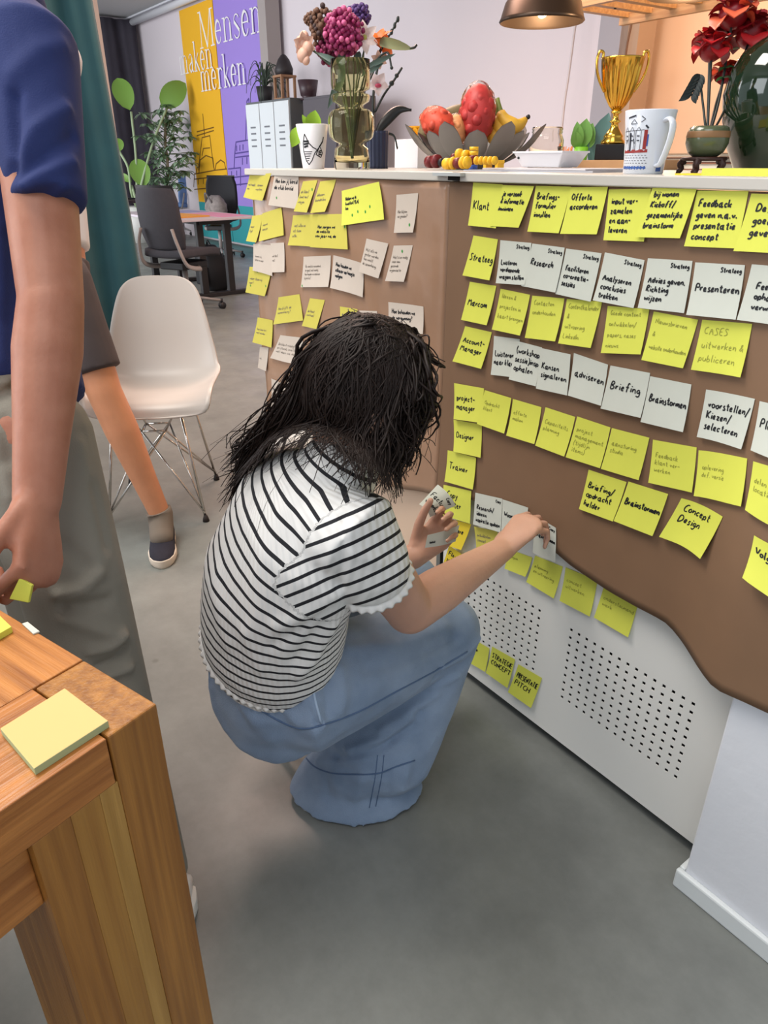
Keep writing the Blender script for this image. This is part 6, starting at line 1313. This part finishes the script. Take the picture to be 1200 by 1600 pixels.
for i in range(1500):
    s_ = rnd.random(); j = s_ * (len(tipc) - 1); k = int(j); a, b = tipc[k], tipc[min(k + 1, len(tipc) - 1)]; t = j - k
    tu, tv, tk = lerp(a[0], b[0], t) + rnd.gauss(0, 10), lerp(a[1], b[1], t) + rnd.gauss(0, 12), lerp(a[2], b[2], t)
    short = rnd.random() ** 2 * .35
    tip = K(tu, tv, tk)
    an = lerp(-2.2, 2.4, s_) + rnd.gauss(0, .35)                     # around the head, 0 = back, towards the tip's side
    side_u = lerp(448, 655, min(1, max(0, (s_ - .05) / .9))) + rnd.gauss(0, 14); mid_ = K(side_u, lerp(640, 618, s_) + rnd.gauss(0, 14), lerp(1.13, 1.06, s_) + rnd.uniform(-.06, .03))
    root = P_(rnd.gauss(0, .02), rnd.uniform(-.085, .07), .104)
    up_ = K(lerp(500, 640, s_) + rnd.gauss(0, 16), lerp(548, 540, s_) + rnd.gauss(0, 12), rnd.uniform(1.02, 1.10))
    low = mid_.lerp(tip, .55) + RGT * rnd.gauss(0, .012)
    tip = mid_.lerp(tip, 1 - short)
    lock(root, [up_, mid_, low, tip], rnd.uniform(.0012, .0034), rnd.uniform(.004, .013), rnd.uniform(1.2, 2.6))
for i in range(120):                                             # loose fine strands
    s_ = rnd.random(); root = P_(rnd.gauss(0, .03), rnd.uniform(-.08, .05), .11); a = tipc[int(s_ * (len(tipc) - 1))]
    mid_ = K(lerp(440, 672, s_) + rnd.gauss(0, 14), rnd.uniform(560, 650), rnd.uniform(1.02, 1.14)); tip = K(a[0] + rnd.gauss(0, 18), a[1] + rnd.gauss(0, 16), a[2])
    lock(root, [K(lerp(490, 655, s_), 530 + rnd.gauss(0, 10), 1.06), mid_, tip], rnd.uniform(.0005, .0009), rnd.uniform(.008, .02), rnd.uniform(1, 2.4), thin=True)
hm.v = hm.v; o_ = len(hm.v); hm.v += cap_.v; hm.f += [tuple(i + o_ for i in f) for f in cap_.f]; hm.mi += cap_.mi; hm.sm += cap_.sm
hair = hm.build('hair', M_hair, wo)
# small ring and the notes she holds
def sheet(corners, lines, label, seed, ink='marker', size=.16, bend=.01, name='sticky_note', corner=None, y0=.5):
    C = [K(*c) for c in corners]; nn = (C[1] - C[0]).cross(C[3] - C[0]).normalized(); nn = nn if nn.dot(CAM - C[0]) > 0 else -nn
    S = lambda a, b: C[0] * (1 - a) * (1 - b) + C[1] * a * (1 - b) + C[2] * a * b + C[3] * (1 - a) * b + nn * (bend * 4 * a * (1 - a))
    mb = MB(); Kn = 8; vs = [S(i / Kn, j / Kn) for j in range(Kn + 1) for i in range(Kn + 1)]; m_ = len(vs); vs += [p - nn * .0003 for p in vs]; fs = []
    for j in range(Kn):
        for i in range(Kn): a = j * (Kn + 1) + i; q = (a, a + Kn + 1, a + Kn + 2, a + 1); fs.append(q); fs.append(tuple(x + m_ for x in reversed(q)))
    mb.add(vs, fs, 0, True); r_ = random.Random(seed); wn, hn = (C[1] - C[0]).length, (C[3] - C[0]).length
    strokes_on(mb, S, lambda a, b: nn, layout(lines, r_, size, wn, hn, y0=y0), .0018)
    if corner: strokes_on(mb, S, lambda a, b: nn, [[(.6 + a * .012, .2 - b * .012) for a, b in pl] for pl in handwrite(corner, r_)[0]], .0015)
    c = sum(C, Vector()) / 4; return tag(mb.build(name, [M_whi, M_ink], loc=c), label, 'sticky note', 'white notes held in the woman\'s left hand')
sheet([(684, 757, 1.50), (712, 790, 1.505), (672, 808, 1.485), (655, 788, 1.48)], ['Factuur','verwerken'], 'white note with writing held upright between the thumb and fingers of the woman', 1, size=.2, corner='Copy')
sheet([(668, 836, 1.46), (718, 820, 1.475), (712, 846, 1.48), (664, 856, 1.465)], ['tekst'], 'second white note folded under the fingers of the woman, curling at its right end', 2, bend=.006, y0=.7)

# ---------------------------------------------------------------- the man at the table (head out of the picture)
MF = Vector((-.22, -.975, 0)).normalized(); ML = Vector((.975, -.22, 0)).normalized()
mbs = pz(225, 1390, 0)
mo = thing('person', 'man in navy t-shirt and grey trousers standing by the oak table, cropped at left', 'person', (mbs.x, mbs.y, 0))
heel, toe = pz(310, 1420, 0), pz(46, 1452, 0); fdir = (toe - heel).normalized(); ank = heel + fdir * .075 + Vector((0, 0, .09)) + ML * -.02
ank2 = ank - ML * .20 + MF * .06
tsp = [K(8, 650, 1.16), K(-14, 540, 1.16), K(-24, 400, 1.15), K(-22, 240, 1.13), K(-8, 90, 1.10), K(-6, -30, 1.09)]
sL, eL, wL_ = K(42, 85, 1.00), K(80, 470, .985), K(58, 785, .965)
sR = sL - ML * .36 + MF * .05; eR = sR + Vector((0, 0, -.30)) + MF * .06; wR_ = eR + MF * .20 + Vector((0, 0, -.12))
hpL, knL_ = K(40, 690, 1.09), K(112, 905, 1.12)
hpR = hpL - ML * .19 + MF * .02; knR_ = knL_ - ML * .19 + MF * .05
hcm = tsp[5] + Vector((0, 0, .17)) + MF * .03
mb = MB()
mb.limb([(tsp[0], .15, .11), (tsp[1], .145, .105), (tsp[2], .15, .108), (tsp[3], .158, .108), (tsp[4], .125, .070), (tsp[5], .058, .058)], side=ML, n=24)
mb.limb([(tsp[5], .060, .062), (hcm - Vector((0, 0, .05)), .056, .06)], side=ML); Pm, Mm = head(mb, hcm, MF + Vector((0, 0, -.5)), Vector((0, 0, 1)), 1.06)
mb.limb([(sL, .046, .048), (sL.lerp(eL, .5), .047, .050), (eL, .040, .043)], side=ML); mb.limb([(eL, .041, .043), (eL.lerp(wL_, .25), .042, .046), (eL.lerp(wL_, .7), .032, .036), (wL_, .025, .031)], side=ML)
mb.limb([(sR, .046, .048), (eR, .042, .042)], side=ML); mb.limb([(eR, .042, .042), (eR.lerp(wR_, .3), .042, .044), (wR_, .028, .030)], side=ML)
hdm = (K(62, 890, .95) - wL_).normalized()
hand(mb, wL_ - hdm * .005, hdm, -ML * .62 + MF * .75, -1, 1.16, ((56, 66, 34), (54, 70, 36), (52, 72, 38), (50, 74, 38)), (.80, .50, .30), 14, .05)
hand(mb, wR_, MF * .8 + Vector((0, 0, -.5)), Vector((0, 0, -1)), 1, 1.1, ((25, 30, 20),) * 4)
for a, k_, f_ in ((hpL, knL_, ank), (hpR, knR_, ank2)): mb.limb([(a, .085, .09), (k_, .058, .060)], side=ML); mb.limb([(k_, .057, .06), (k_.lerp(f_, .35), .055, .06), (f_, .038, .042)], side=ML); mb.limb([(f_ + Vector((0, 0, -.04)) - fdir * .03, .033, .03), (f_ + Vector((0, 0, -.055)) + fdir * .14, .040, .024)], side=ML)
fuse('body', mb, M_skinm, mo, .0042, 4); eyes(mo, Pm, Mm, 1.06)
mb = MB(); mb.ell(Pm(0, -.03, .055), (.082, .098, .082), Mm, 22, 14); mb.ell(Pm(0, -.06, -.01), (.076, .05, .07), Mm, 18, 12); mb.build('hair', mat('short_brown_hair', (70, 52, 38), .7, noise=.4, nscale=60, bump=.6, bscale=120), mo)
M_navy = mat('navy_jersey', (36, 50, 104), .85, noise=.12, nscale=7, bump=.12, bscale=500)
mb = MB(); slm = K(76, 318, .985)
mb.limb([(tsp[0].lerp(tsp[1], .2), .168, .128), (tsp[1], .166, .126), (tsp[2], .168, .128), (tsp[3], .182, .132), (tsp[4], .165, .098), (tsp[5].lerp(tsp[4], .4), .085, .075)], side=ML, n=28, e0=.05)
mb.limb([(tsp[4].lerp(sL, .6), .08, .085), (sL, .070, .072), (sL.lerp(slm, .6), .058, .062), (slm, .0505, .056)], side=ML, n=22, e1=.1)
mb.limb([(tsp[4].lerp(sR, .6), .08, .085), (sR, .070, .072), (sR.lerp(eR, .65), .058, .060)], side=ML, n=22, e1=.1)
def navy_fn(co, no):
    return folds(co, no, [([(22, 250), (60, 200), (110, 165)], .011, .006), ([(25, 275), (75, 240), (122, 215)], .010, -.006), ([(40, 300), (85, 268), (122, 250)], .010, .005), ([(16, 150), (18, 250), (18, 335)], .009, -.009), ([(30, 110), (70, 80), (105, 70)], .014, .004), ([(5, 360), (8, 450), (4, 560)], .012, .006), ([(60, 330), (100, 300)], .008, .004)])
fuse('navy_t_shirt', mb, M_navy, mo, .0048, 7, fn=navy_fn)
M_tro = mat('grey_green_chino', (140, 136, 124), .8, noise=.08, nscale=8, bump=.1, bscale=400)
mb = MB()
mb.limb([(tsp[0].lerp(tsp[1], .5), .160, .122), (tsp[0], .168, .130), (hpL.lerp(hpR, .5), .150, .110)], side=ML, n=24, e0=.1, e1=.5)
for a, k_, f_ in ((hpL, knL_, ank), (hpR, knR_, ank2)): mb.limb([(a, .088, .100), (a.lerp(k_, .5), .082, .090), (k_, .073, .080), (k_.lerp(f_, .5), .068, .074), (f_ + Vector((0, 0, -.02)), .064, .070)], side=ML, n=22, e1=.1)
def tro_fn(co, no):
    return folds(co, no, [([(100, 935), (135, 925), (160, 900)], .010, .010), ([(105, 955), (140, 950), (175, 935)], .010, -.008), ([(110, 975), (150, 985), (190, 1000)], .012, .008), ([(150, 1020), (180, 1010), (200, 990)], .009, .010), ([(160, 1045), (190, 1030), (205, 1010)], .008, -.010), ([(130, 1060), (175, 1060), (208, 1045)], .009, .009),
        ([(130, 700), (150, 790), (165, 870)], .018, .006), ([(150, 760), (172, 850)], .012, -.005), ([(10, 650), (20, 720)], .012, -.007), ([(110, 850), (140, 880)], .012, -.006), ([(5, 680), (14, 780)], .012, .006)])
fuse('grey_trousers', mb, M_tro, mo, .005, 7, fn=tro_fn)
def sneaker(parent, hl, dr, L, m_up, m_sole, name, side=1, sock=None, ank_=None, laces=True):
    dr = Vector(dr); dr.z = 0; dr.normalize(); s = Vector((-dr.y, dr.x, 0)); hl = Vector((hl.x, hl.y, 0)); N = 26
    def outline(t): return interp([0, .08, .25, .45, .68, .85, .95, 1.0], [.45, .80, .86, .84, 1.0, .88, .55, .12], t)
    def ring(z, grow, hgt=1.0):
        out = []
        for j in range(N):
            a = 2 * pi * j / N; t = .5 - .5 * cos(a); w = .046 * outline(t) * grow * (1 if sin(a) >= 0 else -1) if 0 < j != N // 2 else 0
            out.append(hl + dr * (L * (t * (1 - .03 * (1 - grow)) + .0)) + s * w + Vector((0, 0, z)))
        return out
    so = MB().loft([ring(.001, .94), ring(.008, 1.04), ring(.026, 1.05), ring(.030, 1.0)]).build('sole', m_sole, parent)
    up = MB(); secs = [(0.03, .075, .034), (.12, .098, .039), (.26, .100, .041), (.38, .088, .041), (.52, .070, .043), (.68, .055, .045), (.84, .046, .041), (.94, .038, .028), (.985, .030, .012)]
    rings = [[hl + dr * (L * t) + s * (w * cos(a)) + Vector((0, 0, .022 + (h_ - .022) * max(0, sin(a)) ** .75 - (.004 if sin(a) < 0 else 0))) for a in [2 * pi * j / 18 for j in range(18)]] for t, h_, w in secs]
    u_ = up.loft(rings).build('shoe_upper', m_up, parent)
    if laces:
        for k in range(4): t = .40 + .07 * k; z = interp([.38, .52, .68], [.091, .073, .058], t) + .001; MB().tube(spline([hl + dr * L * t + s * -.020 + Vector((0, 0, z - .008)), hl + dr * (L * t + .004) + Vector((0, 0, z + .002)), hl + dr * L * t + s * .020 + Vector((0, 0, z - .008))], 4), .0028, 6).build('lace', m_sole if False else m_up, u_)
    return u_
M_ws = mat('white_shoe_leather', (226, 222, 214), .5)
sneaker(mo, heel, fdir, .30, M_ws, mat('white_rubber_sole', (236, 232, 222), .5), 'shoe'); h2_ = ank2 - fdir * .075; sneaker(mo, h2_, fdir, .30, M_ws, mat('white_rubber_sole', (236, 232, 222), .5), 'shoe')
# folded yellow notes in his hand
def wad(corners, label):
    C = [K(*c) for c in corners]; c = sum(C, Vector()) / 4; n = (C[1] - C[0]).cross(C[3] - C[0]).normalized(); n = n if n.dot(CAM - c) < 0 else -n
    return tag(MB().prism(C, n * .006).build('note_pad', M_yel, loc=c, bevel=.001), label, 'sticky note pad')
wad([(30, 903, .915), (50, 914, .915), (44, 942, .915), (14, 936, .915)], 'folded yellow sticky notes gripped in the fist of the man')

# ---------------------------------------------------------------- the person walking behind him (shorts and dark shoe)
kn3, an3, hp3 = K(163, 612, 2.345), pz(250, 803, .115), K(97, 440, 2.27); tF = pz(254, 890, 0); hF = pz(266, 838, 0); _a3 = Vector((an3.x, an3.y, 0)); d3 = (tF - _a3).normalized(); hF = tF - d3 * .265
base3 = pz(150, 850, 0)
po = thing('person', 'person in dark shorts and navy shoe stepping forward, mostly hidden behind the man', 'person', (base3.x, base3.y, 0))
S3 = Vector((-.30, -.95, 0)).normalized(); F3_ = Vector((.95, -.30, 0))
t3 = [K(60, 440, 2.30), K(50, 330, 2.28), K(18, 220, 2.26), K(0, 90, 2.22), K(-4, 30, 2.2)]
hp3b = hp3 + S3 * .18; kn3b = hp3b + Vector((0, 0, -.42)) + F3_ * .03; an3b = Vector((kn3b.x - .05, kn3b.y, .10))
mb = MB(); mb.limb([(t3[0], .15, .11), (t3[1], .145, .11), (t3[2], .155, .11), (t3[3], .14, .08), (t3[4], .06, .06)], side=S3, n=22)
h3 = t3[4] + Vector((0, 0, .19)) + F3_ * .02; mb.limb([(t3[4], .06, .06), (h3 - Vector((0, 0, .06)), .055, .06)], side=S3); P3, M3q = head(mb, h3, F3_, Vector((0, 0, 1)), 1.04)
for a, k_, f_ in ((hp3, kn3, an3), (hp3b, kn3b, an3b)): mb.limb([(a, .085, .085), (k_, .056, .058)], side=S3); mb.limb([(k_, .056, .057), (k_.lerp(f_, .3), .056, .060), (k_.lerp(f_, .7), .043, .045), (f_, .036, .038)], side=S3); pass
for q in (1, -1): s0 = t3[3] + S3 * (.17 * q); e0 = s0 + Vector((0, 0, -.28)) - F3_ * .05 + S3 * (.10 if q < 0 else 0); w0 = e0 + Vector((0, 0, -.14)) + F3_ * .16 + S3 * (.12 if q < 0 else 0); mb.limb([(s0, .05, .05), (e0, .041, .041)], side=S3); mb.limb([(e0, .041, .041), (w0, .028, .028)], side=S3); hand(mb, w0, w0 - e0, -S3 * q, q, 1.08, ((30, 35, 20),) * 4)
fuse('body', mb, mat('tanned_skin', (208, 142, 104), .5, noise=.08, nscale=24, sss=.1), po, .006, 4); eyes(po, P3, M3q, 1.04)
mb = MB(); mb.ell(P3(0, -.03, .055), (.082, .098, .082), M3q, 20, 12); mb.build('hair', mat('short_brown_hair', (70, 52, 38), .7), po)
mb = MB(); mb.limb([(t3[0].lerp(t3[1], .5), .165, .125), (t3[1], .165, .125), (t3[2], .175, .125), (t3[3], .16, .095), (t3[4], .075, .07)], side=S3, n=22, e0=.1)
for q in (1, -1): s0 = t3[3] + S3 * (.17 * q); mb.limb([(s0, .07, .07), (s0 + Vector((0, 0, -.18)) - F3_ * .03 + S3 * (.065 if q < 0 else 0), .062, .062)], side=S3)
fuse('light_t_shirt', mb, mat('pale_grey_jersey', (206, 206, 210), .85), po, .008, 5)
mb = MB(); mb.limb([(t3[0].lerp(t3[1], .3), .160, .12), (t3[0], .158, .125)], side=S3, n=22, e0=.1)
for a, k_ in ((hp3, kn3), (hp3b, kn3b)): mb.limb([(a, .092, .098), (a.lerp(k_, .45), .084, .090), (a.lerp(k_, .80), .080, .082)], side=S3, n=22, e1=.1)
fuse('dark_shorts', mb, mat('charcoal_twill', (72, 62, 62), .85, noise=.15, nscale=14), po, .007, 5)
MB().limb([(an3.lerp(kn3, .03), .045, .046), (an3, .044, .046), (Vector((an3.x, an3.y, .075)) + d3 * .02, .042, .050), (Vector((an3.x, an3.y, .060)) + d3 * .07, .040, .036)], side=S3, e0=.05).build('sock', mat('taupe_sock', (120, 108, 96), .9), po)
M_ns = mat('navy_suede', (40, 38, 50), .85, noise=.2, nscale=60); M_cs = mat('cream_rubber', (222, 206, 188), .6)
sneaker(po, hF, d3, .265, M_ns, M_cs, 'shoe'); hb = Vector((an3b.x, an3b.y, 0)) - F3_ * .07; sneaker(po, hb, F3_, .29, M_ns, M_cs, 'shoe')
